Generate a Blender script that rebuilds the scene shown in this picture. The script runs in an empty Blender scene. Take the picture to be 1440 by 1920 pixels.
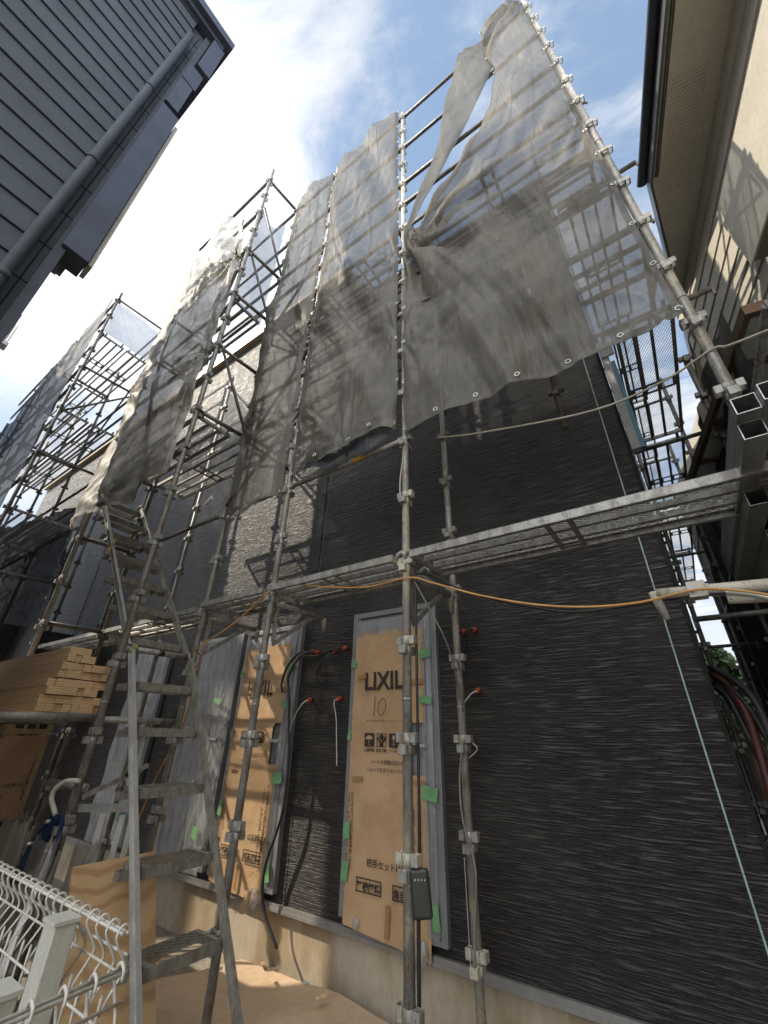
import bpy, math, random
from mathutils import Vector, Matrix, noise, Euler
random.seed(7)
sc = bpy.context.scene
C = bpy.context.collection
R = math.radians
PI = math.pi

# ---------------------------------------------------------------- camera
cam_d = bpy.data.cameras.new("camera"); cam = bpy.data.objects.new("camera", cam_d); C.objects.link(cam)
rx = (0.8222, 0.261, 0.5058); ry = (0.5689, -0.4063, -0.7151); rz = (0.0189, 0.8757, -0.4826)
m3 = Matrix((rx, ry, rz)); q = m3.to_quaternion()
cam.matrix_world = Matrix.Translation((0, -3, 1.55)) @ q.to_matrix().to_4x4()
cam_d.sensor_fit = 'VERTICAL'; cam_d.sensor_height = 36; cam_d.lens = 36*766/1920
cam_d.clip_start = 0.02; cam_d.clip_end = 3000
sc.camera = cam
sc.view_settings.view_transform = 'Standard'; sc.view_settings.look = 'None'
sc.view_settings.exposure = 0; sc.view_settings.gamma = 1
sc.cycles.transparent_max_bounces = 24

# ---------------------------------------------------------------- node helpers
class NT:
    def __init__(s, tree): s.t = tree; s.n = tree.nodes; s.l = tree.links
    def node(s, typ, **kw):
        n = s.n.new(typ)
        for k, v in kw.items():
            if k.startswith('i_'):
                key = k[2:]; key = int(key) if key.isdigit() else key.replace('_', ' ')
                s.set(n, key, v)
            else: setattr(n, k, v)
        return n
    def set(s, n, key, v):
        inp = n.inputs[key]
        if isinstance(v, bpy.types.NodeSocket): s.l.new(v, inp)
        else: inp.default_value = v
    def math(s, op, a, b=0.0, c=None, clamp=False):
        n = s.n.new('ShaderNodeMath'); n.operation = op; n.use_clamp = clamp
        s.set(n, 0, a); s.set(n, 1, b)
        if c is not None: s.set(n, 2, c)
        return n.outputs[0]
    def mix(s, f, a, b):
        n = s.n.new('ShaderNodeMix'); n.data_type = 'RGBA'
        s.set(n, 0, f)
        for k, v in ((6, a), (7, b)):
            if isinstance(v, tuple) and len(v) == 3: v = v+(1,)
            s.set(n, k, v)
        return n.outputs[2]
    def coords(s, scale=(1, 1, 1), rot=(0, 0, 0), loc=(0, 0, 0), kind='Object'):
        tc = s.n.new('ShaderNodeTexCoord'); mp = s.n.new('ShaderNodeMapping')
        s.l.new(tc.outputs[kind], mp.inputs[0])
        mp.inputs['Scale'].default_value = scale; mp.inputs['Rotation'].default_value = rot; mp.inputs['Location'].default_value = loc
        return mp.outputs[0]
    def noise(s, vec, scale=5, detail=4, rough=.5, dist=0):
        n = s.n.new('ShaderNodeTexNoise'); s.l.new(vec, n.inputs['Vector'])
        n.inputs['Scale'].default_value = scale; n.inputs['Detail'].default_value = detail
        n.inputs['Roughness'].default_value = rough; n.inputs['Distortion'].default_value = dist
        return n.outputs[0]
    def ramp(s, f, lo, hi, a=0.0, b=1.0):
        n = s.n.new('ShaderNodeMapRange'); n.interpolation_type = 'SMOOTHSTEP'
        s.set(n, 0, f); n.inputs[1].default_value = lo; n.inputs[2].default_value = hi
        n.inputs[3].default_value = a; n.inputs[4].default_value = b
        return n.outputs[0]
    def bump(s, h, strength=.5, dist=.01):
        n = s.n.new('ShaderNodeBump'); s.l.new(h, n.inputs['Height'])
        n.inputs['Strength'].default_value = strength; n.inputs['Distance'].default_value = dist
        return n.outputs[0]

def newmat(name):
    m = bpy.data.materials.new(name); m.use_nodes = True
    m.node_tree.nodes.clear(); t = NT(m.node_tree)
    out = t.node('ShaderNodeOutputMaterial')
    return m, t, out

def pbr(name, col, col2=None, rough=.6, metal=0.0, nscale=6, nlo=.4, nhi=.65, bump=.15, bdist=.003, bscale=60,
        stretch=(1, 1, 1), spec=.5, rvar=.12, trans=0):
    m, t, out = newmat(name)
    co = t.coords(scale=stretch)
    b = t.node('ShaderNodeBsdfPrincipled')
    n1 = t.noise(co, nscale, 6, .62)
    f = t.ramp(n1, nlo, nhi)
    c2 = col2 if col2 else tuple(x*.65 for x in col)
    cc = t.mix(f, col, c2)
    n3 = t.noise(co, nscale*9, 3, .6)
    cc = t.mix(t.math('MULTIPLY', t.ramp(n3, .35, .75), .35), cc, tuple(x*.6 for x in col))
    t.l.new(cc, b.inputs['Base Color'])
    t.set(b, 'Roughness', t.math('ADD', t.math('MULTIPLY', n1, rvar*2), rough-rvar))
    b.inputs['Metallic'].default_value = metal
    b.inputs['Specular IOR Level'].default_value = spec
    if bump:
        n2 = t.noise(co, bscale, 4, .6)
        t.l.new(t.bump(n2, bump, bdist), b.inputs['Normal'])
    t.l.new(b.outputs[0], out.inputs[0])
    return m

M = {}
# weathered galvanised tube with mortar and dried paint
def steel(name, base, dirt, paint, amount):
    m, t, out = newmat(name)
    tc = t.n.new('ShaderNodeTexCoord'); geo = t.n.new('ShaderNodeNewGeometry')
    co = geo.outputs['Position']
    mp = t.n.new('ShaderNodeMapping'); t.l.new(co, mp.inputs[0]); mp.inputs['Scale'].default_value = (1, 1, .45); co = mp.outputs[0]
    b = t.node('ShaderNodeBsdfPrincipled')
    big = t.noise(co, 3.2, 5, .6); mid = t.noise(co, 22, 5, .65); fine = t.noise(co, 120, 3, .6)
    c = t.mix(t.ramp(mid, .4, .62), base, dirt)
    pm = t.ramp(t.math('ADD', t.math('MULTIPLY', big, .6), t.math('MULTIPLY', mid, .4)), amount, amount+.09)
    c = t.mix(pm, c, paint)
    c = t.mix(t.ramp(fine, .58, .7), c, tuple(x*.55 for x in dirt))
    rust = t.noise(co, 9, 6, .7); c = t.mix(t.math('MULTIPLY', t.ramp(rust, .62, .72), .6), c, (.16, .08, .04))
    t.l.new(c, b.inputs['Base Color'])
    t.set(b, 'Metallic', t.math('MULTIPLY', t.math('SUBTRACT', 1.0, pm), .3))
    t.set(b, 'Roughness', t.math('ADD', t.math('MULTIPLY', mid, .3), .34))
    t.l.new(t.bump(mid, .35, .002), b.inputs['Normal'])
    t.l.new(b.outputs[0], out.inputs[0]); return m
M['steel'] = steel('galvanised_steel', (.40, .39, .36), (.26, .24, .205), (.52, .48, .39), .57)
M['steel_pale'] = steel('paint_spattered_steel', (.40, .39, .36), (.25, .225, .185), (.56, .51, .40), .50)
M['steel_dark'] = steel('dark_tube_steel', (.20, .19, .17), (.12, .11, .095), (.26, .23, .18), .62)  # darker steel tone for far tubes and rails behind the sheets
M['tread'] = steel('stair_steel', (.33, .315, .27), (.22, .20, .165), (.42, .385, .31), .60)
M['zinc'] = pbr('new_zinc', (.55, .56, .54), (.40, .41, .39), rough=.38, metal=.75, nscale=14, stretch=(1, 1, 4), bump=.05)
M['alu'] = pbr('aluminium', (.60, .59, .56), (.48, .47, .44), rough=.42, metal=.5, nscale=10, bump=.05)
M['alu_grey'] = pbr('grey_aluminium_frame', (.30, .30, .30), (.25, .25, .255), rough=.42, metal=.35, nscale=5, bump=.03)
M['trim'] = pbr('base_flashing', (.32, .31, .29), (.26, .25, .23), rough=.45, metal=.3, nscale=4, bump=.05)
M['white_wire'] = pbr('white_coated_wire', (.74, .71, .63), (.60, .56, .48), rough=.45, nscale=18, bump=.1)
M['post_white'] = pbr('white_post', (.66, .64, .56), (.58, .56, .48), rough=.5, nscale=12, bump=.08)
M['green'] = pbr('post_shade_face', (.10, .25, .13), (.07, .18, .1), rough=.5)  # tint of the fence posts' shaded side, put into a colour
M['black_cable'] = pbr('black_rubber', (.018, .018, .018), (.035, .033, .03), rough=.45, nscale=12, bump=.05)
M['orange_cable'] = pbr('orange_cable', (.62, .32, .09), (.5, .25, .08), rough=.5, nscale=9, bump=.05)
M['red_cap'] = pbr('red_cap', (.50, .09, .045), (.38, .07, .04), rough=.5, nscale=12)
M['red_cable'] = pbr('red_duct', (.10, .02, .014), (.06, .014, .011), rough=.5, nscale=4)
M['white_cable'] = pbr('white_cable', (.72, .71, .68), (.6, .59, .56), rough=.5, nscale=12)
M['grey_cable'] = pbr('grey_cable', (.30, .28, .24), (.22, .2, .17), rough=.6)
M['rope'] = pbr('pale_rope', (.50, .46, .37), (.38, .34, .27), rough=.85, bscale=200, bump=.4)
M['tape'] = pbr('green_masking_tape', (.19, .40, .18), (.14, .31, .14), rough=.6, nscale=12)
M['brown_tape'] = pbr('brown_tape', (.38, .22, .10), (.33, .19, .09), rough=.35, nscale=12)
M['ink'] = pbr('print_ink', (.028, .022, .02), (.04, .032, .028), rough=.7, bump=0)
M['ink_soft'] = pbr('faded_print_ink', (.075, .05, .035), (.11, .075, .05), rough=.8, nscale=40, bump=0)
M['pencil'] = pbr('marker_line', (.06, .05, .045), (.1, .08, .07), rough=.7, bump=0)
M['gold'] = pbr('beige_gutter', (.50, .42, .28), (.42, .34, .22), rough=.45, metal=.1, nscale=3, bump=.05)
M['blue_film'] = pbr('blue_protective_film', (.10, .27, .36), (.08, .22, .31), rough=.4, nscale=4)
M['grey_flash'] = pbr('grey_corner_flashing', (.40, .41, .42), (.33, .34, .35), rough=.5, nscale=4)
M['seal'] = pbr('pale_sealant', (.42, .56, .56), (.33, .45, .45), rough=.6, nscale=5, bump=0)
M['phone'] = pbr('charcoal_case', (.035, .037, .03), (.028, .03, .025), rough=.45, nscale=8)
M['navy'] = pbr('navy_painted_steel', (.02, .045, .12), (.012, .03, .08), rough=.35, metal=.2, nscale=15)
M['house_l'] = pbr('slate_siding', (.075, .09, .115), (.065, .078, .10), rough=.7, nscale=2.5, bump=.35, bscale=90)
M['house_l2'] = pbr('grey_brick_siding', (.085, .10, .13), (.07, .085, .11), rough=.7, nscale=5, bump=.3)
M['hood'] = pbr('dark_blue_eave', (.07, .085, .13), (.055, .065, .10), rough=.5, nscale=3)
M['hood_pale'] = pbr('pale_hood', (.50, .48, .42), (.40, .38, .34), rough=.5, nscale=3)
M['pipe_l'] = pbr('slate_downpipe', (.06, .07, .09), (.05, .06, .075), rough=.75, nscale=3)
M['stucco'] = pbr('beige_siding', (.58, .55, .47), (.53, .50, .42), rough=.85, nscale=3, bump=.5, bscale=150, bdist=.003)
M['soffit'] = pbr('beige_soffit', (.62, .59, .51), (.57, .54, .46), rough=.85, nscale=2, bump=.6, bscale=220)
M['taupe'] = pbr('taupe_panel', (.22, .19, .15), (.19, .165, .13), rough=.6, nscale=3)
M['bronze'] = pbr('bronze_aluminium', (.22, .15, .10), (.17, .115, .08), rough=.4, metal=.5, nscale=3)
M['fascia'] = pbr('dark_fascia', (.10, .105, .12), (.08, .085, .10), rough=.45, nscale=3)
M['roofing'] = pbr('dark_roofing', (.06, .06, .065), rough=.8)
M['eyelet'] = pbr('brass_eyelet', (.75, .74, .70), rough=.3, metal=.4, bump=0)
M['yellow'] = pbr('yellow_tag', (.70, .45, .05), rough=.5)
M['lime'] = pbr('lime_tape', (.45, .62, .12), rough=.5)
M['label'] = pbr('white_label', (.65, .65, .6), rough=.5)
M['dark_inside'] = pbr('dark_lining', (.02, .02, .02), rough=.9)
M['peach'] = pbr('peach_board', (.64, .47, .31), (.46, .31, .19), rough=.55, nscale=2.4, nlo=.50, nhi=.78, bump=.3, bdist=.004)
M['concrete'] = pbr('stained_concrete', (.48, .41, .31), (.33, .25, .15), rough=.85, nscale=3.0, bump=.4, bscale=70, stretch=(1, 1, .45))
M['bark_ground'] = pbr('dirt', (.32, .28, .23), (.22, .19, .15), rough=.95, nscale=6, bump=.8, bdist=.02, bscale=40)

def siding_mat():
    m, t, out = newmat('black_textured_siding')
    b = t.node('ShaderNodeBsdfPrincipled')
    tc = t.n.new('ShaderNodeTexCoord')
    warp = t.noise(t.coords((1.6, 1.6, 1.6)), 1.6, 3, .5)
    sep = t.n.new('ShaderNodeSeparateXYZ'); t.l.new(tc.outputs['Object'], sep.inputs[0])
    z2 = t.math('ADD', sep.outputs[2], t.math('MULTIPLY', warp, .022))
    cb = t.n.new('ShaderNodeCombineXYZ')
    t.l.new(t.math('MULTIPLY', t.math('ADD', sep.outputs[0], sep.outputs[1]), 4.6), cb.inputs[0]); t.l.new(t.math('MULTIPLY', z2, 104), cb.inputs[2])
    n1 = t.noise(cb.outputs[0], 1.0, 3.5, .55, .25)
    cb2 = t.n.new('ShaderNodeCombineXYZ')
    t.l.new(t.math('MULTIPLY', sep.outputs[0], 9), cb2.inputs[0]); t.l.new(t.math('MULTIPLY', z2, 240), cb2.inputs[2])
    n2 = t.noise(cb2.outputs[0], 1.0, 3, .6)
    h = t.math('ADD', t.ramp(n1, .36, .62), t.math('MULTIPLY', n2, .45))
    # board joints every 455 mm
    fz = t.math('FRACT', t.math('DIVIDE', sep.outputs[2], .455))
    jt = t.math('LESS_THAN', fz, .008)
    h2 = t.math('SUBTRACT', h, t.math('MULTIPLY', jt, .5))
    big = t.noise(t.coords((.7, .7, .7)), 1.2, 4, .55)
    c = t.mix(t.ramp(t.math('ADD', t.math('MULTIPLY', n1, .72), t.math('MULTIPLY', n2, .28)), .49, .65), (.018, .015, .014), (.070, .064, .055))  # highlights on the ridge crests are put into the colour
    c = t.mix(t.math('MULTIPLY', t.ramp(big, .4, .7), .35), c, (.085, .08, .07))
    chip = t.noise(t.coords((1, 1, 1)), 38, 2, .5)
    c = t.mix(t.ramp(chip, .80, .82), c, (.45, .44, .42))
    t.l.new(c, b.inputs['Base Color'])
    t.set(b, 'Roughness', t.ramp(n1, .3, .7, .55, .33))
    b.inputs['Specular IOR Level'].default_value = .45
    t.l.new(t.bump(h2, .9, .0055), b.inputs['Normal'])
    t.l.new(b.outputs[0], out.inputs[0]); return m
M['siding'] = siding_mat()

def card_mat():
    m, t, out = newmat('cardboard')
    b = t.node('ShaderNodeBsdfPrincipled')
    co = t.coords()
    n = t.noise(co, 3.2, 5, .6); rib = t.n.new('ShaderNodeTexWave'); t.l.new(co, rib.inputs[0]); rib.bands_direction = 'X'
    rib.inputs['Scale'].default_value = 48; rib.inputs['Distortion'].default_value = .4
    fib = t.noise(t.coords((1, 1, 9)), 60, 3, .6)
    c = t.mix(t.ramp(n, .38, .66), (.52, .345, .19), (.43, .27, .14))
    c = t.mix(t.math('MULTIPLY', t.ramp(fib, .5, .75), .35), c, (.58, .41, .25))
    t.l.new(c, b.inputs['Base Color']); b.inputs['Roughness'].default_value = .82
    cr = t.noise(t.coords((1, 1, 2.6)), 2.6, 6, .6, .6)
    h = t.math('ADD', t.math('MULTIPLY', rib.outputs[1], .05), t.math('MULTIPLY', cr, 1.2))
    t.l.new(t.bump(h, .5, .012), b.inputs['Normal'])
    t.l.new(b.outputs[0], out.inputs[0]); return m
M['card'] = card_mat()

def wood_mat(name, a, bcol, ring=9.0, axis_scale=(1, 1, 1), grain=True):
    m, t, out = newmat(name)
    b = t.node('ShaderNodeBsdfPrincipled')
    co = t.coords(axis_scale)
    w = t.n.new('ShaderNodeTexWave'); t.l.new(co, w.inputs[0]); w.bands_direction = 'Z'
    w.inputs['Scale'].default_value = ring; w.inputs['Distortion'].default_value = 16; w.inputs['Detail'].default_value = 2.5
    w.inputs['Detail Scale'].default_value = .55
    f = t.ramp(w.outputs[1], .45, .95)
    fine = t.noise(t.coords((axis_scale[0]*3, axis_scale[1]*3, axis_scale[2]*40)), 6, 4, .6)
    oi = t.n.new('ShaderNodeObjectInfo')
    c = t.mix(f, a, bcol)
    c = t.mix(t.math('MULTIPLY', t.ramp(fine, .4, .7), .3), c, tuple(x*.7 for x in a))
    c = t.mix(t.math('MULTIPLY', oi.outputs['Random'], .35), c, tuple(x*.62 for x in a))
    t.l.new(c, b.inputs['Base Color']); b.inputs['Roughness'].default_value = .7
    t.l.new(t.bump(w.outputs[1], .12, .003), b.inputs['Normal'])
    t.l.new(b.outputs[0], out.inputs[0]); return m
M['ply'] = wood_mat('plywood', (.58, .38, .19), (.43, .25, .12), 4.0, (1, 1.1, .8))
M['timber'] = wood_mat('sawn_timber', (.82, .58, .34), (.68, .44, .24), 14, (.15, 1, 1))

def sheet_mat(name, col, opac, gloss=.04, dusty=(.30, .275, .225)):
    m, t, out = newmat(name)
    co = t.coords()
    crease = t.n.new('ShaderNodeTexVoronoi'); crease.feature = 'DISTANCE_TO_EDGE'
    wv = t.noise(co, 2.4, 4, .6)
    va = t.n.new('ShaderNodeVectorMath'); va.operation = 'ADD'; t.l.new(co, va.inputs[0])
    tn = t.n.new('ShaderNodeTexNoise'); t.l.new(co, tn.inputs[0]); tn.inputs['Scale'].default_value = 3; tn.inputs['Detail'].default_value = 4
    sc2 = t.n.new('ShaderNodeVectorMath'); sc2.operation = 'SCALE'; t.l.new(tn.outputs[1], sc2.inputs[0]); sc2.inputs['Scale'].default_value = .35
    t.l.new(sc2.outputs[0], va.inputs[1]); t.l.new(va.outputs[0], crease.inputs[0]); crease.inputs['Scale'].default_value = 3.0
    ridge = t.ramp(crease.outputs[0], 0, .09, 1, 0)
    n = t.math('ADD', t.noise(t.coords((1, 1, .06), (0, .25, 0)), 6, 5, .6, .8), t.math('MULTIPLY', t.noise(t.coords((1, 1, .3), (0, -.5, 0)), 14, 4, .6, .5), .22))
    hgt = t.math('ADD', t.math('MULTIPLY', ridge, .04), t.math('MULTIPLY', n, 1.0))
    bp = t.bump(hgt, .9, .030)
    c = t.mix(t.ramp(wv, .38, .66), col, dusty)
    d = t.node('ShaderNodeBsdfDiffuse'); t.l.new(c, d.inputs[0]); t.l.new(bp, d.inputs['Normal'])
    tr = t.node('ShaderNodeBsdfTranslucent'); t.l.new(c, tr.inputs[0]); t.l.new(bp, tr.inputs['Normal'])
    g = t.node('ShaderNodeBsdfGlossy'); g.inputs['Roughness'].default_value = .5; t.l.new(bp, g.inputs['Normal'])
    g.inputs[0].default_value = (.8, .8, .8, 1)
    tp = t.node('ShaderNodeBsdfTransparent'); tp.inputs[0].default_value = (.90, .92, .95, 1)
    def mx(f, a, b):
        x = t.n.new('ShaderNodeMixShader'); t.set(x, 0, f); t.l.new(a, x.inputs[1]); t.l.new(b, x.inputs[2]); return x.outputs[0]
    s1 = mx(.45, d.outputs[0], tr.outputs[0]); s2 = mx(gloss, s1, g.outputs[0])
    op = t.math('ADD', opac, t.math('ADD', t.math('MULTIPLY', ridge, .05), t.math('MULTIPLY', t.ramp(wv, .3, .7), .06)))
    t.l.new(mx(op, tp.outputs[0], s2), out.inputs[0]); return m
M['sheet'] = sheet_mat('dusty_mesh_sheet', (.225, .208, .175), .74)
M['sheet_glare'] = sheet_mat('sun_glare_sheet', (.92, .89, .82), .84, .10)  # near-white copy of the sheet, with the sun's glare in its colour
M['sheet_double'] = sheet_mat('folded_mesh_sheet', (.20, .195, .18), .90, .03, (.24, .23, .2))
M['sheet_far'] = sheet_mat('grey_far_sheet', (.13, .14, .16), .84, .03, (.17, .175, .18))
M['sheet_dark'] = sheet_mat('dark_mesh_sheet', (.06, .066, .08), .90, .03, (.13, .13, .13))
M['sheet_skylit'] = sheet_mat('sky_tinted_sheet', (.22, .27, .36), .52, .05, (.25, .28, .34))  # blue of the sky shining through, put into the cloth colour
M['film'] = sheet_mat('clear_plastic_film', (.72, .72, .70), .34, .30, (.7, .7, .68))
M['film_dirty'] = sheet_mat('dusty_plastic_film', (.42, .38, .33), .46, .18, (.46, .42, .36))
def canopy_mat():
    m, t, out = newmat('polycarbonate'); b = t.node('ShaderNodeBsdfPrincipled')
    b.inputs['Base Color'].default_value = (.35, .36, .30, 1); b.inputs['Roughness'].default_value = .3
    tp = t.node('ShaderNodeBsdfTransparent'); tl = t.node('ShaderNodeBsdfTranslucent'); tl.inputs[0].default_value = (.30, .31, .26, 1)
    x = t.n.new('ShaderNodeMixShader'); x.inputs[0].default_value = .5; t.l.new(b.outputs[0], x.inputs[1]); t.l.new(tl.outputs[0], x.inputs[2])
    y = t.n.new('ShaderNodeMixShader'); y.inputs[0].default_value = .8; t.l.new(tp.outputs[0], y.inputs[1]); t.l.new(x.outputs[0], y.inputs[2])
    t.l.new(y.outputs[0], out.inputs[0]); return m
M['poly'] = canopy_mat()

# ---------------------------------------------------------------- mesh helpers
class MB:
    def __init__(s): s.v = []; s.f = []; s.sm = []
    def add(s, vs, fs, smooth=False):
        o = len(s.v); s.v += [tuple(v) for v in vs]
        s.f += [tuple(i+o for i in f) for f in fs]; s.sm += [smooth]*len(fs); return s
    def box(s, c, d, rot=None):
        hx, hy, hz = d[0]/2, d[1]/2, d[2]/2
        vs = [Vector((x*hx, y*hy, z*hz)) for x in (-1, 1) for y in (-1, 1) for z in (-1, 1)]
        if rot is not None: vs = [rot @ v for v in vs]
        c = Vector(c); vs = [v+c for v in vs]
        return s.add(vs, [(0, 1, 3, 2), (4, 6, 7, 5), (0, 4, 5, 1), (2, 3, 7, 6), (0, 2, 6, 4), (1, 5, 7, 3)])
    def bb(s, a, b):
        return s.box([(a[i]+b[i])/2 for i in range(3)], [abs(b[i]-a[i]) for i in range(3)])
    def bar(s, p0, p1, w, h, up=(0, 0, 1)):
        p0 = Vector(p0); p1 = Vector(p1); d = (p1-p0); L = d.length; x = d.normalized()
        y = Vector(up).cross(x)
        if y.length < 1e-4: y = Vector((0, 1, 0)).cross(x)
        y.normalize(); z = x.cross(y)
        return s.box((p0+p1)/2, (L, w, h), Matrix((x, y, z)).transposed())
    def tube(s, pts, r, n=10, cap=True, closed=False):
        pts = [Vector(p) for p in pts]; N = len(pts); rings = []
        t0 = (pts[1]-pts[0]).normalized(); a = Vector((0, 0, 1)) if abs(t0.z) < .9 else Vector((1, 0, 0))
        u = t0.cross(a).normalized()
        for i, p in enumerate(pts):
            t = (pts[min(i+1, N-1)]-pts[max(i-1, 0)]).normalized()
            u = (u-t*u.dot(t)).normalized(); w = t.cross(u)
            rr = r[i] if isinstance(r, (list, tuple)) else r
            rings.append([p+u*math.cos(2*PI*k/n)*rr+w*math.sin(2*PI*k/n)*rr for k in range(n)])
        vs = [v for g in rings for v in g]; fs = []
        for i in range(N-1):
            for k in range(n):
                fs.append((i*n+k, i*n+(k+1) % n, (i+1)*n+(k+1) % n, (i+1)*n+k))
        o = len(s.v); s.add(vs, fs, True)
        if cap:
            s.f.append(tuple(o+k for k in range(n))[::-1]); s.sm.append(False)
            s.f.append(tuple(o+(N-1)*n+k for k in range(n))); s.sm.append(False)
        return s
    def pipe(s, p0, p1, r, wall=.003, n=16):   # open ended tube
        p0 = Vector(p0); p1 = Vector(p1); t = (p1-p0).normalized(); a = Vector((0, 0, 1)) if abs(t.z) < .9 else Vector((1, 0, 0))
        u = t.cross(a).normalized(); w = t.cross(u); vs = []
        for p, rr in ((p0, r), (p1, r), (p1, r-wall), (p0, r-wall)):
            vs += [p+u*math.cos(2*PI*k/n)*rr+w*math.sin(2*PI*k/n)*rr for k in range(n)]
        fs = []
        for a_ in range(4):
            b_ = (a_+1) % 4
            for k in range(n): fs.append((a_*n+k, a_*n+(k+1) % n, b_*n+(k+1) % n, b_*n+k))
        return s.add(vs, fs, True)
    def grid(s, fn, nu, nv, smooth=True):
        vs = [fn(i/nu, j/nv) for j in range(nv+1) for i in range(nu+1)]
        fs = [(j*(nu+1)+i, j*(nu+1)+i+1, (j+1)*(nu+1)+i+1, (j+1)*(nu+1)+i) for j in range(nv) for i in range(nu)]
        return s.add(vs, fs, smooth)
    def poly(s, pts, y0, y1):   # xz polygon extruded in y
        n = len(pts); vs = [(x, y0, z) for x, z in pts]+[(x, y1, z) for x, z in pts]
        fs = [tuple(range(n)), tuple(range(2*n-1, n-1, -1))]+[(i, (i+1) % n+0, (i+1) % n+n, i+n) for i in range(n)]
        return s.add(vs, fs)
    def build(s, name, mat, parent=None, bevel=0, world=True):
        me = bpy.data.meshes.new(name); org = Vector((0, 0, 0))
        if parent is not None and world: org = worg(parent)
        vs = [(v[0]-org.x, v[1]-org.y, v[2]-org.z) for v in s.v] if (parent is not None and world) else s.v
        if parent is None and world and s.v:
            mn = [min(v[i] for v in s.v) for i in range(3)]; mx = [max(v[i] for v in s.v) for i in range(3)]
            org = Vector(((mn[0]+mx[0])/2, (mn[1]+mx[1])/2, mn[2])); vs = [(v[0]-org.x, v[1]-org.y, v[2]-org.z) for v in s.v]
        me.from_pydata(vs, [], s.f); me.polygons.foreach_set('use_smooth', s.sm)
        me.update(); me.materials.append(M[mat] if isinstance(mat, str) else mat)
        o = bpy.data.objects.new(name, me); C.objects.link(o)
        if parent is not None: o.parent = parent
        elif world: o.location = org
        if bevel:
            b = o.modifiers.new('bevel', 'BEVEL'); b.width = bevel; b.segments = 2; b.limit_method = 'ANGLE'
        return o
def worg(o):
    p = Vector((0, 0, 0))
    while o is not None: p += o.location; o = o.parent
    return p
def tag(o, label, cat, group=None):
    o['label'] = label; o['category'] = cat
    if group: o['group'] = group
    return o
def thing(name, label, cat, loc=(0, 0, 0), group=None):
    o = bpy.data.objects.new(name, None); C.objects.link(o); o.location = loc; o.empty_display_size = .1
    return tag(o, label, cat, group)
def structure(o): o['kind'] = 'structure'; return o
def dup(o, parent=None, loc=None, rot=None):
    c = o.copy(); C.objects.link(c)
    if parent is not None: c.parent = parent
    if loc is not None: c.location = loc
    if rot is not None: c.rotation_euler = rot
    for ch in list(o.children): dup(ch, c)
    return c
def smooth_path(pts, k=8):
    pts = [Vector(p) for p in pts]; out = []
    P = [pts[0]*2-pts[1]]+pts+[pts[-1]*2-pts[-2]]
    for i in range(1, len(P)-2):
        a, b, c, d = P[i-1], P[i], P[i+1], P[i+2]
        for j in range(k):
            t = j/k
            out.append(.5*((2*b)+(c-a)*t+(2*a-5*b+4*c-d)*t*t+(3*b-a-3*c+d)*t**3))
    out.append(pts[-1]); return out
def cable(name, pts, r, mat, label, cat='cable', k=8, n=8, group=None):
    o = MB().tube(smooth_path(pts, k), r, n).build(name, mat); return tag(o, label, cat, group)

# ================================================================ SETTING
g = MB(); g.bb((-600, -600, -.2), (600, 600, 0)); structure(g.build('ground', 'bark_ground', world=False))

# ---------------------------------------------------------------- the new house
X1 = .09; XL = -15.6
H = thing('house', 'black textured house under construction behind the scaffolding and dust sheets', 'house', (-7, 0, 0))
w = MB()
w.poly([(XL, .42), (X1, .42), (X1, 7.5), (-2.34, 7.5), (-2.95, 8.36), (XL, 8.36)], 0, 9)
w.build('wall', 'siding', H)
MB().bb((XL+.02, .035, 0), (X1-.02, 8.9, .418)).build('foundation', 'concrete', H)
f_ = MB(); f_.bb((XL, -.022, .375), (X1+.02, .03, .417)); f_.bb((XL, -.026, .372), (X1+.02, -.0225, .392)); f_.build('base_flashing', 'trim', H)
gt = MB(); gt.bb((XL, -.10, 8.37), (-2.97, .0, 8.45)); gt.bb((XL, -.11, 8.452), (-2.9, .5, 8.52)); gt.build('gutter', 'gold', H)
cp = MB(); cp.bb((-2.3, -.03, 7.502), (X1+.05, .4, 7.56)); cp.build('coping', 'roofing', H)
rf = MB(); rf.add([(XL, 0, 8.53), (-2.95, 0, 8.53), (-2.95, 9, 10.4), (XL, 9, 10.4)], [(0, 1, 2, 3)]); rf.build('roof', 'roofing', H)
MB().bb((X1-.012, -.014, .42), (X1+.006, .05, 7.5)).build('corner_trim', 'dark_inside', H)
fl = MB(); fl.bb((.10, -.03, 3.42), (.155, .03, 4.52)); fb = fl.build('corner_flashing', 'grey_flash', H)
MB().bb((.156, -.028, 3.42), (.185, .05, 4.30)).build('protective_film', 'blue_film', fb)
MB().bb((.10, -.045, 4.36), (.20, -.031, 4.50)).build('end_cap', 'grey_flash', fb)
MB().bb((-.03, -.004, .42), (-.022, -.0005, 6.9)).build('sealant_joint', 'seal', H)
for jx, z0, z1 in ((-2.98, .42, 4.4), (-6.0, .42, 8.3), (-9.0, .42, 8.3), (-1.45, .42, .9)):
    MB().bb((jx, -.004, z0), (jx+.006, -.0006, z1)).build('board_joint', 'grey_flash' if jx == -1.45 else 'siding', H)
# low wing with an entrance door, facing right
MB().bb((-11.5, -1.6, .42), (-8.0, -.002, 2.9)).build('wing_wall', 'siding', H)
MB().bb((-11.4, -1.58, 0), (-8.02, -.002, .418)).build('wing_foundation', 'concrete', H)

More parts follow.
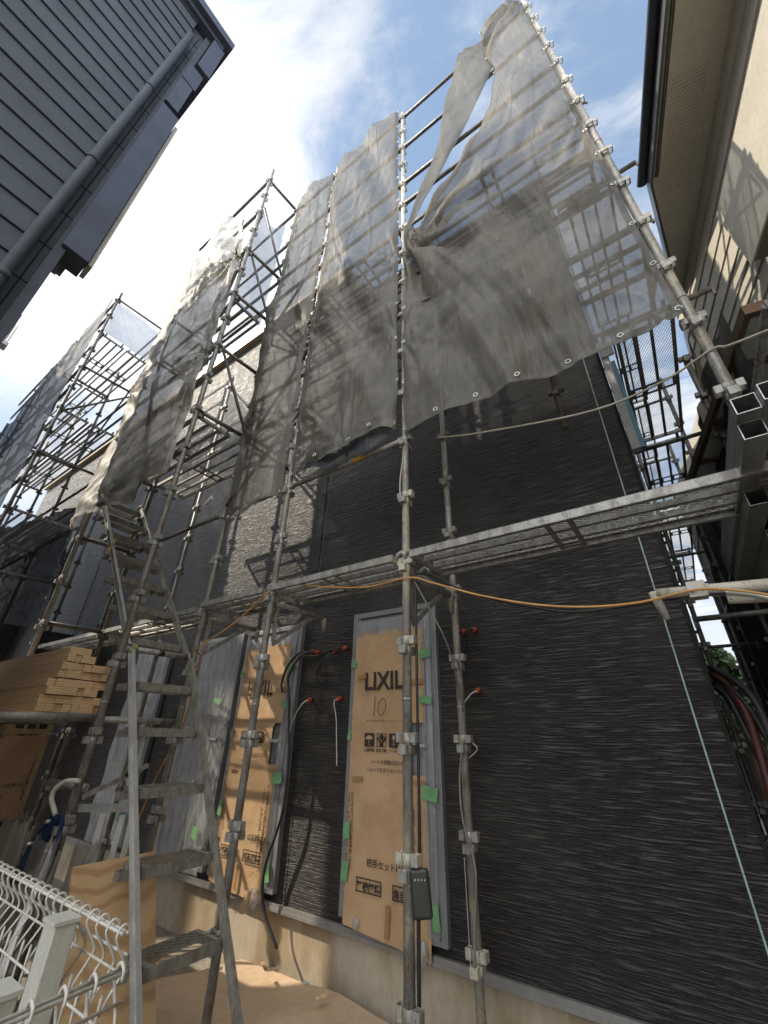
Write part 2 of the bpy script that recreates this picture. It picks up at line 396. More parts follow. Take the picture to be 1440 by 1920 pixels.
def text_obj(name, s, size, mat, parent, world_loc, rot=(PI/2, 0, 0), bold=0.0, sx=1.0):
    cu = bpy.data.curves.new(name, 'FONT'); cu.body = s; cu.size = size; cu.offset = bold; cu.resolution_u = 3
    cu.space_line = .92 if '\n' in s else 1.0; cu.align_x = 'CENTER' if '\n' in s else 'LEFT'
    tmp = bpy.data.objects.new('tmp', cu); C.objects.link(tmp)
    dg = bpy.context.evaluated_depsgraph_get(); dg.update()
    me = bpy.data.meshes.new_from_object(tmp.evaluated_get(dg))
    bpy.data.objects.remove(tmp)
    rm = Euler(rot).to_matrix(); S = Matrix.Diagonal((sx, 1, 1))
    off = Vector(world_loc)-worg(parent)
    for v in me.vertices: v.co = rm @ (S @ v.co) + off
    me.materials.clear(); me.materials.append(M[mat])
    o = bpy.data.objects.new(name, me); C.objects.link(o); o.parent = parent
    return o

def handwritten(name, strokes, r, mat, parent):
    m = MB()
    for st in strokes: m.tube(smooth_path(st, 6), r, 5)
    return m.build(name, mat, parent)

def card_sheet(x0, x1, z0, z1, y, notch=True, seed=0, ragged=.006):
    # a slightly wavy board with torn lower edge and a cut-out round the handle
    m = MB(); nu, nv = 34, 70
    def pos(i, j):
        x = x0+(x1-x0)*i/nu; z = z0+(z1-z0)*j/nv
        if j == 0: z += .05*(i/nu)*-1+.012*noise.noise((x*9, seed, 1))
        if j == nv: z += ragged*noise.noise((x*14, seed, 7))
        if i == nu: x += ragged*noise.noise((seed, z*9, 3))
        if i == 0: x += ragged*noise.noise((seed+5, z*9, 3))
        yy = y-.006-.010*noise.noise((x*2.3+seed, 0, z*1.7))-.004*noise.noise((x*9, seed, z*7))
        return (x, yy, z)
    vs = [pos(i, j) for j in range(nv+1) for i in range(nu+1)]; fs = []
    for j in range(nv):
        for i in range(nu):
            xc = x0+(x1-x0)*(i+.5)/nu; zc = z0+(z1-z0)*(j+.5)/nv
            if notch and xc > x1-.115-.01*noise.noise((zc*20, seed, 0)) and 1.33 < zc < 1.66: continue
            a = j*(nu+1)+i; fs.append((a, a+1, a+nu+2, a+nu+1))
    return m.add(vs, fs, True)

def door(x0, x1, kind, seed, label):
    z0, z1 = .47, 2.54
    fr = MB(); t = .045
    fr.bb((x0, -.05, z0), (x0+t, -.001, z1)); fr.bb((x1-t, -.05, z0), (x1, -.001, z1))
    fr.bb((x0+t, -.05, z1-t), (x1-t, -.001, z1)); fr.bb((x0+t, -.05, z0), (x1-t, -.001, z0+.03))
    fr.bb((x1-t-.022, -.036, z0+.03), (x1-t, -.001, z1-t)); fr.bb((x0+t, -.036, z0+.03), (x0+t+.02, -.001, z1-t))
    D = MB().bb((x0+t+.02, -.02, z0+.03), (x1-t-.022, -.002, z1-t-.001)).build('door', 'alu_grey', H)
    D['label'] = label
    fr.build('door_frame', 'alu_grey', D, bevel=.003)
    hx = x1-.115
    h = MB(); h.bb((hx-.02, -.027, 1.42), (hx+.025, -.0205, 1.60)); h.build('handle_plate', 'alu_grey', D)
    h = MB(); h.tube([(hx, -.02, 1.50), (hx, -.085, 1.50)], .012, 12); h.bar((hx+.012, -.085, 1.50), (hx-.13, -.087, 1.505), .012, .022)
    h.build('handle', 'alu', D, bevel=.003)
    MB().tube([(hx, -.028, 1.60), (hx, -.06, 1.60)], .024, 16).build('lock_cylinder', 'zinc', D)
    if kind == 'card':
        cx0, cx1, cz0, cz1 = x0+.045, x1-.11, .44, 2.36
        y = -.050
        card_sheet(cx0, cx1, cz0, cz1, y, True, seed).build('cardboard_sheet', 'card', D)
        P = MB()
        yp = y-.0235
        W = cx1-cx0
        text_obj('lettering', 'LIXIL', .19, 'ink', D, (cx0+.12, yp, 1.89), bold=.004, sx=.92)
        if seed == 1:
            handwritten('handwriting', [[(cx0+.235, yp, 1.84), (cx0+.232, yp, 1.77), (cx0+.228, yp, 1.70)],
                        [(cx0+.315, yp, 1.82), (cx0+.275, yp, 1.79), (cx0+.268, yp, 1.73), (cx0+.30, yp, 1.70), (cx0+.335, yp, 1.75), (cx0+.33, yp, 1.81), (cx0+.29, yp, 1.825)]], .0022, 'pencil', D)
        text_obj('lettering', '施工完了後は必ず保護シートをはがしてご使用ください。', .017, 'ink_soft', D, (cx0+.16, yp, 1.655))
        # care pictograms
        for k in range(3):
            ax = cx0+.19+k*.115; az = 1.53; s_ = .045
            ic = MB(); ic.bb((ax-s_, yp, az-s_), (ax+s_, yp+.001, az+s_)); 
            if k == 1:
                ic = MB(); b_ = .005
                for q_ in ((ax-s_, az-s_, ax+s_, az-s_+b_), (ax-s_, az+s_-b_, ax+s_, az+s_), (ax-s_, az-s_, ax-s_+b_, az+s_), (ax+s_-b_, az-s_, ax+s_, az+s_)):
                    ic.bb((q_[0], yp, q_[1]), (q_[2], yp+.001, q_[3]))
                for sg in (-1, 1):
                    ic.tube([(ax+sg*.006, yp, az-.042), (ax+sg*.012, yp, az-.01), (ax+sg*.034, yp, az+.004), (ax+sg*.030, yp, az+.022)], .006, 5)
                ic.poly([(ax-.018, az+.01), (ax, az-.004), (ax+.018, az+.01), (ax+.018, az+.03), (ax, az+.04), (ax-.018, az+.03)], yp, yp+.001)
            ic.build('pictogram', 'ink', D)
            wc = MB()
            if k == 0:
                pts = [(ax+.034*math.cos(a), az+.004+.026*math.sin(a)) for a in [PI*i/10 for i in range(11)]]
                wc.poly(pts, yp-.0015, yp-.001); wc.bb((ax-.002, yp-.0015, az-.034), (ax+.002, yp-.001, az+.004)); wc.bb((ax, yp-.0015, az-.036), (ax+.012, yp-.001, az-.032))
                wc.build('pictogram_umbrella', 'card', D)
            if k == 2:
                wc.poly([(ax-.012, az+.032), (ax-.012, az+.012), (ax-.002, az), (ax-.002, az-.026), (ax-.010, az-.032), (ax+.010, az-.032), (ax+.002, az-.026), (ax+.002, az), (ax+.012, az+.012), (ax+.012, az+.032)], yp-.0015, yp-.001)
                wc.build('pictogram_glass', 'card', D)
        for k, s_ in enumerate(('水濡厳禁', '取扱注意', 'ワレモノ')):
            text_obj('lettering', s_, .024, 'ink', D, (cx0+.143+k*.115, yp, 1.452), bold=.0004)
        text_obj('lettering', 'シートの表面が凹むので', .030, 'ink_soft', D, (cx0+.21, yp, 1.375), bold=.0005)
        text_obj('lettering', 'ショックを与えないでください', .030, 'ink_soft', D, (cx0+.175, yp, 1.325), bold=.0005)
        text_obj('lettering', '把手セットは別梱です。', .048, 'ink', D, (cx0+.20, yp, .775), bold=.0008)
        for k, s_ in enumerate(('平積厳禁', '角当厳禁')):
            bx = cx0+.115+k*.30
            fb_ = MB(); b_ = .007
            for q_ in ((bx, .63, bx+.21, .63+b_), (bx, .70, bx+.21, .70+b_), (bx, .63, bx+b_, .70), (bx+.21-b_, .63, bx+.21, .70+b_)):
                fb_.bb((q_[0], yp, q_[1]), (q_[2], yp+.001, q_[3]))
            fb_.build('printed_box', 'ink', D)
            text_obj('lettering', s_, .049, 'ink', D, (bx+.006, yp, .645), bold=.0016)
        a1 = '\n'.join('鍵に土やホコリの付いたまま使用しないで'); a2 = '\n'.join('ください。鍵穴に注油しないでください。')
        text_obj('lettering', a1, .033, 'ink', D, (cx1-.055, yp, 1.14), bold=.0008)
        text_obj('lettering', a2, .033, 'ink', D, (cx1-.105, yp, 1.12), bold=.0008)
        text_obj('lettering', a1, .026, 'ink_soft', D, (cx0+.052, yp, 1.16), bold=.0006)
        text_obj('lettering', a2, .026, 'ink_soft', D, (cx0+.022, yp, 1.16), bold=.0006)
        rnd = random.Random(seed)
        for (tx, tz, tw, th) in ((x1-.14, 2.13, .10, .06), (x1-.15, 1.80, .11, .05), (x1-.14, 1.22, .12, .08), (x1-.09, .60, .05, .12), (x0+.02, 2.10, .05, .06), (x0+.03, .95, .055, .10), (x0+.03, .72, .055, .11), (x0+.02, 1.56, .035, .07)):
            tp = MB(); an = rnd.uniform(-.25, .25)
            tp.box((tx+tw/2, y-.0265+(.002 if tx > x1-.13 else 0), tz), (tw, .0015, th), Matrix.Rotation(an, 3, 'Y')); tp.build('tape', 'tape', D)
        for (tx, tz, tw, th) in ((cx0+.05, 1.99, .09, .03), (cx0+.04, 1.27, .10, .03), (cx0+.36, .52, .035, .16), (cx1-.13, 1.93, .13, .04), (cx1-.10, 1.28, .09, .03)):
            tp = MB(); tp.box((tx+tw/2, y-.0248, tz), (tw, .0012, th), Matrix.Rotation(rnd.uniform(-.1, .1), 3, 'Y')); tp.build('tape', 'brown_tape', D)
        fm = MB()
        def fc(u, v):
            x = x1-.135+.085*u; z = .50+1.98*v
            return (x, -.056-.010*abs(noise.noise((x*25, 2, z*3+seed)))-.006*math.sin(u*PI), z)
        fm.grid(fc, 6, 60)
        def fc2(u, v):
            x = x0+.05+(x1-x0-.1)*u; z = 2.33+.13*v
            return (x, -.053-.02*abs(noise.noise((x*14, 2, z*9+seed)))*(1-v), z)
        fm.grid(fc2, 30, 6)
        for (bx, bz, bs) in ((x1-.17, .43, .13), (x0+.18, .44, .06)):
            def fb2(u, v, bx=bx, bz=bz, bs=bs):
                a = u*2*PI; r_ = bs*.5*(.55+.45*math.sin(v*PI))*(1+.35*noise.noise((a*2, v*4, seed)))
                return (bx+math.cos(a)*r_*(1-.3*v), -.085-math.sin(a)*r_*.45, bz+.06-v*bs*.9)
            fm.grid(fb2, 18, 8)
        fm.build('plastic_film', 'film', D)
        if seed:
            fl = MB(); fl.grid(lambda u, v: (x0+.58+.07*u-.02*v, -.09-.03*v*v-.01*math.sin(u*3), .47-.13*v), 5, 5); fl.build('torn_flap', 'card', D)
    else:
        fm = MB()
        def ff(u, v):
            x = x0+.01+(x1-x0-.02)*u; z = z0-.02+(z1-z0-.02)*v
            fold = abs(noise.noise((x*11+z*2.2, seed*3, z*.9)))+.5*abs(noise.noise((x*27-z*3, seed, z*2)))
            return (x, -.062-.05*fold, z)
        fm.grid(ff, 60, 70); fm.build('plastic_film', 'film', D)
        MB().bb((x0+.16, -.0235, 1.18), (x0+.28, -.0205, 1.23)).build('label_plate', 'fascia', D)
        for (tx, tz, tw, th) in ((x1-.16, 1.85, .12, .05), (x1-.12, .75, .08, .09)):
            MB().box((tx, -.118, tz), (tw, .002, th), Matrix.Rotation(.2, 3, 'Y')).build('tape', 'tape', D)
        MB().box((x0+.25, -.112, 2.43), (.05, .002, .05)).build('tape', M['pink'], D)
        MB().box((x0+.5, -.112, 2.46), (.04, .002, .03)).build('tape', M['pink'], D)
    return D
M['pink'] = pbr('pink_tape', (.5, .12, .3), rough=.6)
door(-2.40, -1.56, 'card', 1, 'grey door covered with a cardboard sheet marked 10')
door(-3.90, -3.06, 'card', 2, 'grey door covered with sunlit torn cardboard')
door(-4.80, -3.97, 'film', 3, 'grey door wrapped in crinkled clear plastic')
door(-6.20, -5.40, 'film', 4, 'shaded grey door wrapped in plastic behind the stairs')
# door of the wing (faces right)
W5 = MB().bb((-7.98, -.86, .47), (-7.95, -.03, 2.5)).build('door', 'alu_grey', H); W5['label'] = 'shaded door of the wing covered with cardboard'
MB().bb((-7.948, -.84, .50), (-7.93, -.16, 2.4)).build('cardboard_sheet', 'card', W5)
q_ = MB(); q_.bar((-7.90, -.10, 1.5), (-7.90, -.24, 1.5), .02, .025); q_.tube([(-7.95, -.1, 1.5), (-7.9, -.1, 1.5)], .012, 8); q_.build('handle', 'alu', W5)
for k in range(3):
    MB().bb((-7.929, -.62+k*.14, 1.56), (-7.928, -.52+k*.14, 1.66)).build('pictogram', 'ink', W5)
text_obj('lettering', 'シートの表面が凹むので', .035, 'ink_soft', W5, (-7.928, -.68, 1.47), rot=(PI/2, 0, PI/2), bold=.001)
text_obj('lettering', '平積厳禁', .065, 'ink', W5, (-7.928, -.72, .72), rot=(PI/2, 0, PI/2), bold=.002)
text_obj('lettering', '把手セットは別梱です', .05, 'ink_soft', W5, (-7.928, -.76, .86), rot=(PI/2, 0, PI/2), bold=.001)
text_obj('lettering', '\n'.join('鍵に土やホコリの付いたまま'), .045, 'ink_soft', W5, (-7.928, -.24, 1.2), rot=(PI/2, 0, PI/2), bold=.001)

# electric cable stubs coming out of the wall
def stub(x, z, pts, r, mat, label):
    t = thing('cable_stub', label, 'cable', (x, 0, z), 'cable ends poking out of the siding')
    MB().tube([(x, .0, z), (x+.004, -.03, z-.004), (x+.01, -.075, z-.012)], [.017, .021, .015], 12).build('cap', 'red_cap', t)
    MB().tube(smooth_path([(x+.01, -.07, z-.012)]+pts, 8), r, 7).build('cable', mat, t)
stub(-1.33, 2.275, [(-1.325, -.12, 2.24), (-1.32, -.10, 2.15), (-1.345, -.08, 2.05), (-1.37, -.06, 1.96)], .0075, 'black_cable', 'left one of the two black cables hanging from red caps beside the inner post')
stub(-1.24, 2.28, [(-1.245, -.12, 2.25), (-1.28, -.10, 2.17), (-1.325, -.07, 2.08), (-1.365, -.05, 1.99)], .0075, 'black_cable', 'right one of the two black cables hanging from red caps beside the inner post')
stub(-1.25, 1.86, [(-1.28, -.10, 1.82), (-1.37, -.09, 1.72), (-1.38, -.07, 1.60), (-1.30, -.08, 1.53), (-1.27, -.08, 1.49), (-1.34, -.06, 1.44)], .004, 'white_cable', 'curled white cable from the red cap to the right of the door')
stub(-2.53, 1.84, [(-2.53, -.10, 1.80), (-2.51, -.08, 1.68), (-2.50, -.07, 1.52), (-2.485, -.07, 1.40), (-2.48, -.07, 1.34)], .004, 'white_cable', 'straight hanging white cable just left of the door marked 10')
stub(-2.88, 1.84, [(-2.90, -.10, 1.80), (-2.99, -.09, 1.70), (-3.04, -.08, 1.56), (-3.03, -.08, 1.40)], .004, 'white_cable', 'white cable drooping beside the sunlit cardboard door')
stub(-2.50, 2.26, [(-2.58, -.10, 2.24), (-2.75, -.11, 2.20), (-3.02, -.10, 2.21)], .008, 'black_cable', 'short black cable sticking out left from the right red cap between the doors')
stub(-2.62, 2.25, [(-2.68, -.10, 2.21), (-2.72, -.11, 2.12), (-2.76, -.10, 2.05)], .008, 'black_cable', 'short black cable bending down from the middle red cap between the doors')
stub(-2.84, 2.25, [(-2.92, -.14, 2.22), (-3.03, -.18, 2.05), (-3.02, -.16, 1.85), (-2.96, -.14, 1.4), (-2.97, -.13, 1.0), (-3.10, -.12, .65), (-3.08, -.11, .42), (-2.90, -.10, .22)], .011, 'black_cable', 'long black cable hanging from the red cap down past the base of the wall')
stub(-2.90, 2.26, [(-2.99, -.12, 2.24), (-3.10, -.15, 2.12), (-3.16, -.14, 1.98), (-3.15, -.13, 1.90)], .011, 'black_cable', 'thick black cable arching over the corner of the cardboard door')

# ---------------------------------------------------------------- scaffolding parts
RT = .0243; PITCH = .475; Z0 = .125
def coupler_mb():
    m = MB()
    m.tube([(0, 0, -.022), (0, 0, .022)], RT+.004, 14)
    m.tube([(0, 0, -.072), (0, 0, -.034)], RT+.0035, 14)
    for ax, dz in ((0, 0.), (1, -.052)):
        for sg in (-1, 1):
            for e in (-1, 1):
                if ax == 0: m.box((sg*(RT+.015), e*.019, dz), (.030, .005, .044))
                else: m.box((e*.019, sg*(RT+.015), dz), (.005, .030, .044))
            if ax == 0: m.box((sg*(RT+.030), 0, dz), (.004, .042, .042))
            else: m.box((0, sg*(RT+.030), dz), (.042, .004, .042))
    return m
_cp = {}
def coupler(parent, z, mat):
    if mat not in _cp:
        o = coupler_mb().build('coupler', mat, parent, world=False); b = o.modifiers.new('b', 'BEVEL'); b.width = .0015; b.segments = 1
        _cp[mat] = o; o.location = (0, 0, z); return o
    o = _cp[mat].copy(); C.objects.link(o); o.parent = parent; o.location = (0, 0, z); return o
def post(scaf, x, y, z0, z1, mat='steel', lean=(0, 0)):
    org = worg(scaf)
    m = MB(); m.pipe((0, 0, 0), (lean[0]*(z1-z0), lean[1]*(z1-z0), z1-z0), RT, n=18)
    # joint sleeves where post lengths meet
    zz = z0+1.7
    while zz < z1-.5:
        d = zz-z0; m.tube([(lean[0]*d, lean[1]*d, d), (lean[0]*d, lean[1]*d, d+.012)], RT+.003, 14); zz += 1.9
    o = m.build('post', mat, scaf, world=False); o.location = (x-org.x, y-org.y, z0)
    k = 0
    while Z0+k*PITCH < z1:
        z = Z0+k*PITCH
        if z > z0+.02: coupler(o, z-z0, mat)
        k += 1
    if z0 < .2:
        bp = MB(); bp.box((0, 0, -.02), (.13, .13, .008)); bp.tube([(0, 0, -.02), (0, 0, .02)], .017, 10); bp.build('base_plate', mat, o, world=False)
    return o
def ledger(scaf, p0, p1, mat='steel', name='rail', r=.0213):
    m = MB(); m.tube([p0, p1], r, 12)
    p0 = Vector(p0); p1 = Vector(p1); d = (p1-p0).normalized()
    for p, s_ in ((p0, -1), (p1, 1)):
        m.box(p+d*s_*.006-Vector((0, 0, .02)), (.014, .014, .085))
    return m.build(name, mat, scaf)
def bracket(scaf, x, y0, y1, z, mat='steel'):
    m = MB(); m.tube([(x, y0, z), (x, y1, z)], .019, 10)
    m.bar((x, y0+.03, z-.30), (x, y1-.12, z-.01), .012, .032); m.bar((x, y0+.03, z-.28), (x, y0+.03, z), .012, .03)
    m.tube([(x, y1, z), (x, y1+.01, z-.02), (x, y1+.02, z-.11)], [.024, .026, .014], 10)
    return m.build('bracket', mat, scaf)
def brace(scaf, p0, p1, mat='steel_dark'): return MB().tube([p0, p1], .017, 10).build('brace', mat, scaf)

FS = thing('scaffold', 'main grey tube scaffold standing along the front of the house', 'scaffold', (-1.4, -.7, 0))
ZT = 9.25
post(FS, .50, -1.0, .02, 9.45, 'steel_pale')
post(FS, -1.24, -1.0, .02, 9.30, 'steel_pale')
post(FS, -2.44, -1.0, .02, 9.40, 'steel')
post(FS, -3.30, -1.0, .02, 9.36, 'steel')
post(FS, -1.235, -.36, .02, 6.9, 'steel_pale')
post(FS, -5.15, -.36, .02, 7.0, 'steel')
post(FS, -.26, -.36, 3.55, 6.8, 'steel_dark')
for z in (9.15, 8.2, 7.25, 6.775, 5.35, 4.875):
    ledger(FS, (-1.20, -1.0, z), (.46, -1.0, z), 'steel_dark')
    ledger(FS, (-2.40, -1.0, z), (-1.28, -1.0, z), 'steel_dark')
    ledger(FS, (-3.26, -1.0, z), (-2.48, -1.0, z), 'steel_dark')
r345 = ledger(FS, (-2.40, -1.0, 3.45), (-1.28, -1.0, 3.45), 'steel')
MB().tube([(-1.72, -1.0, 3.45), (-1.60, -1.0, 3.45)], .0225, 12).build('yellow_mark', 'yellow', r345)
ledger(FS, (-3.26, -1.0, 3.45), (-2.48, -1.0, 3.45), 'steel')
ledger(FS, (-5.1, -1.0, 3.45), (-3.34, -1.0, 3.45), 'steel_dark')
ledger(FS, (-1.24, -.96, 2.45), (-1.24, -.40, 2.45), 'steel')
for x in (.50, -1.24, -2.44, -3.30):
    for z in (4.35, 6.25): bracket(FS, x, -.97, -.30, z, 'steel_dark')
for x in (-1.24, -2.44, -3.30): bracket(FS, x, -.96, -.42, 2.43, 'steel')
brace(FS, (-3.3, -.95, 4.35), (-2.44, -.95, 5.45)); brace(FS, (-3.3, -.95, 6.3), (-2.44, -.95, 7.4)); brace(FS, (-2.40, -1.04, 4.3), (-3.28, -1.04, 3.5))
# stay with end hook at the corner, under the tube bundle
m = MB(); m.tube([(-.02, -1.0, 2.09), (.50, -1.0, 2.06)], .0243, 14); m.box((.12, -1.0, 2.085), (.06, .062, .062)); m.tube([(-.02, -1, 2.10), (-.02, -1, 2.06), (-.005, -1, 1.985)], [.025, .02, .012], 10)
m.build('ledger', 'steel_pale', FS, bevel=0)
MB().tube([(.2, -1.02, 2.03), (.52, -1.02, 2.0)], .016, 10).build('ledger', 'steel_pale', FS)

# stair tower
TW = thing('scaffold', 'scaffold tower around the stairs standing out from the main scaffold', 'scaffold', (-4.2, -1.3, 0))
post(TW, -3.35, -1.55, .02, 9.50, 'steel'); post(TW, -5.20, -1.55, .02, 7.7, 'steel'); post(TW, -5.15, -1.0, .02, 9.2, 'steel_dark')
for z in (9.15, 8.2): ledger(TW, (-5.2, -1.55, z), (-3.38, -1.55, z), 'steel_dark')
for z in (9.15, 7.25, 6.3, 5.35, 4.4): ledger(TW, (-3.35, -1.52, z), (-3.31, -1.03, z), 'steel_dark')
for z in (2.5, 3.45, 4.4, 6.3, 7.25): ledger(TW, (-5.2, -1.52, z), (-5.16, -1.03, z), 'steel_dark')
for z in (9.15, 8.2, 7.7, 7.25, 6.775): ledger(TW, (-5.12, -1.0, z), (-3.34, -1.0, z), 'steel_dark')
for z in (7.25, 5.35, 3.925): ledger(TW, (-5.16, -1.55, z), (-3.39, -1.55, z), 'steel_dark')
lg = ledger(TW, (-3.35, -1.52, 2.09), (-3.32, -1.03, 2.09), 'steel')
MB().tube([(-3.334, -1.28, 2.09), (-3.332, -1.24, 2.09)], .0225, 12).build('tape_band', 'black_cable', lg)
MB().tube([(-3.345, -1.49, 2.10), (-3.343, -1.455, 2.09)], .034, 8).build('lime_tape', 'lime', lg)
ledger(TW, (-3.35, -1.52, 1.62), (-3.32, -1.03, 1.62), 'steel')
MB().tube([(-3.36, -1.58, 1.63), (-3.38, -2.25, 1.61)], .0243, 12).build('ledger', 'steel', TW)
m = MB(); m.bar((-3.36, -1.12, 1.34), (-3.36, -1.50, 1.18), .01, .03); m.bar((-3.36, -1.2, 1.60), (-3.36, -1.26, 1.28), .01, .03); m.build('brace', 'steel', TW)
post(TW, -3.42, -2.12, .02, 1.5, 'steel')
brace(TW, (-3.38, -1.5, 8.3), (-5.1, -1.03, 6.3)); brace(TW, (-3.38, -1.5, 7.3), (-3.31, -1.03, 6.3)); brace(TW, (-3.35, -1.5, 8.4), (-3.30, -1.0, 7.3))
brace(TW, (-3.36, -1.5, 5.4), (-3.31, -1.03, 4.5))
MB().box((-3.30, -1.22, 3.48), (.10, .018, .045), Matrix.Rotation(-.5, 3, 'Y')).build('label_plate', 'label', TW)

# far scaffold
FT = thing('scaffold', 'far scaffold bays draped with dark sheets at the left end', 'scaffold', (-9, -1.4, 0))
for x, y, z1 in ((-7.42, -1.9, 9.35), (-7.35, -1.0, 9.2), (-9.2, -1.9, 9.3), (-9.2, -1.0, 9.0), (-11.0, -1.9, 9.0), (-11, -1.0, 9.0), (-12.8, -1.9, 8.5), (-12.8, -1.0, 8.5), (-7.0, -.36, 6.5), (-9.0, -.36, 6.5)):
    post(FT, x, y, .02, z1, 'steel_dark')
for z in (9.15, 7.25, 5.35, 3.45): ledger(FT, (-7.42, -1.88, z), (-7.36, -1.03, z), 'steel_dark')
for x in (-9.2, -11.0): 
    for z in (8.2, 6.3, 4.4): ledger(FT, (x, -1.88, z), (x, -1.03, z), 'steel_dark')
for z in (9.15, 8.675, 7.25, 6.8, 5.35, 4.9):
    for y in (-1.9, -1.0): ledger(FT, (-12.8, y, z), (-7.45, y, z), 'steel_dark')
brace(FT, (-7.4, -1.0, 8.0), (-9.2, -1.0, 6.4)); brace(FT, (-7.4, -1.88, 6.2), (-7.36, -1.03, 7.2))

# side scaffold in the passage
SS = thing('scaffold', 'scaffold in the narrow passage at the right side of the house', 'scaffold', (.5, 3, 0))
for y in (.95, 2.75, 4.55, 6.35):
    post(SS, .80, y, .02, 4.9 if y < 1 else 6.2, 'steel_dark')
    if y > 1: post(SS, .24, y, .02, 7.4, 'steel_dark')
for y in (-.3, 1.5, 3.3, 5.1, 6.9):
    for z in (4.33, 6.23): 
        ledger(SS, (.16, y, z), (.84, y, z), 'steel_dark')
for z in (4.8, 3.45):
    ledger(SS, (.80, -.9 if z < 3.5 else 2.7, z), (.80, 6.35, z), 'steel_dark')
ledger(SS, (.16, 1.0, 2.4), (.84, 1.0, 2.4), 'steel_dark'); ledger(SS, (.16, 4.2, 2.7), (.84, 4.2, 2.7), 'steel_dark')
brace(SS, (.82, .2, 2.5), (.82, 2.7, 4.3))

# ---------------------------------------------------------------- planks
def make_plank(L, Wd, mat, label, group):
    t = thing('scaffold_plank', label, 'plank', (0, 0, 0), group)
    fr = MB()
    for y in (0, Wd): 
        s_ = 1 if y == 0 else -1
        fr.box((L/2, y+s_*.0015, -.022), (L, .003, .045)); fr.box((L/2, y+s_*.013, -.0435), (L, .026, .003)); fr.box((L/2, y+s_*.010, -.0015), (L, .020, .003))
    for e in (.012, L-.012): fr.box((e, Wd/2, -.024), (.022, Wd-.01, .036))
    fr.build('frame', mat, t, world=False)
    rb = MB()
    for y in (Wd*.36, Wd*.66):
        rb.box((L/2, y, -.016), (L-.05, .003, .026)); rb.box((L/2, y+.011, -.0285), (L-.05, .024, .003))
    rb.box((L/2-.055, Wd/2, -.032), (.028, Wd-.02, .004)); rb.box((L/2+.055, Wd/2, -.032), (.028, Wd-.02, .004))
    for k in range(4): rb.box((L/2, .035+k*(Wd-.07)/3, -.032), (.084, .03, .0038))
    rb.build('rib', mat, t, world=False)
    dk = MB(); ps = .021; rows = int((Wd-.03)/.0115); n = int((L-.06)/ps)
    for j in range(rows):
        yb = .018+j*.0115; vs = []; fs = []
        for i in range(n+1):
            yy = yb+(.0048 if (i+j) % 2 else -.0048)
            vs += [(.03+i*ps, yy-.0013, -.004), (.03+i*ps, yy+.0013, -.0002)]
            if i: fs.append((2*i-2, 2*i-1, 2*i+1, 2*i))
        dk.add(vs, fs)
    dk.build('deck_mesh', mat, t, world=False)
    for x in (0, L):
        for y in (.05, Wd-.05):
            hk = MB(); s_ = -1 if x == 0 else 1
            hk.tube([(x-s_*.01, y, -.02), (x+s_*.012, y, .012), (x+s_*.036, y, .022), (x+s_*.058, y, .004), (x+s_*.058, y, -.022)], [.014, .014, .013, .011, .008], 8)
            hk.build('hook', mat, t, world=False)
    return t
gp = 'steel deck planks of the scaffold walkways'
pl18 = make_plank(1.68, .40, 'steel', 'clean grey steel deck plank between the front posts, ending at the stack of square tubes', gp)
pl18.location = (-1.17, -1.08, 2.53)
pl11 = make_plank(1.10, .40, 'steel', 'weathered steel plank above the cardboard door marked 10', gp); pl11.location = (-2.39, -1.08, 2.53)
pl07 = make_plank(.78, .40, 'steel', 'shortest steel plank above the sunlit cardboard door', gp); pl07.location = (-3.25, -1.08, 2.53)
pd18 = dup(pl18, loc=(-5.10, -1.02, 2.53)); pd18['label'] = 'steel plank behind the stairs at first walkway level'
def place(proto, loc, label, rz=0):
    o = dup(proto, loc=loc, rot=(0, 0, rz)); o['label'] = label
    for c in o.children:
        if proto in (pl18, pl11, pl07): pass
    return o
place(pl18, (-6.95, -1.02, 2.53), 'steel plank behind the timber pile at first walkway level')
place(pl18, (-1.17, -1.0, 4.42), 'right-hand plank of the second walkway seen through the big sheet')
place(pl11, (-2.39, -1.0, 4.42), 'second walkway plank seen through the sheet above the door marked 10')
place(pl07, (-3.25, -1.0, 4.42), 'short second walkway plank next to the stair tower')
place(pl18, (-5.10, -1.0, 4.42), 'second walkway plank behind the stair tower'); 
for i, (x, pr) in enumerate(((-1.17, pl18), (-2.39, pl11), (-3.25, pl07))):
    nm = ('above the right bay', 'above the narrow bay left of the pale post', 'beside the stair tower', 'behind the stair tower')[i]
    place(pr, (x, -1.0, 6.32), 'outer plank of the top walkway '+nm)
    place(pr, (x, -.58, 6.32), 'inner plank of the top walkway '+nm)
place(pl18, (-5.10, -1.50, 6.32), 'plank forming the landing of the stair tower')
place(pl18, (-5.10, -1.50, 4.42), 'plank forming the lower landing of the stair tower')
for i, y in enumerate((-.30, 1.5, 3.3, 5.1)):
    od = ('nearest', 'second', 'third', 'farthest')[i]
    for z, zn in ((4.42, 'lower'), (6.32, 'upper')):
        place(pl18, (.63, y+.06, z), od+' plank of the '+zn+' walkway in the side passage', PI/2)
for i, x in enumerate((-9.15, -10.95)):
    for z, zn in ((8.2, 'top'), (6.3, 'middle'), (4.4, 'lowest')):
        for k, y in enumerate((-1.86, -1.42)):
            place(pl18, (x, y, z), ('near' if k == 0 else 'far')+'-row plank of the '+zn+' walkway in the '+('nearer' if i == 0 else 'farther')+' far bay')

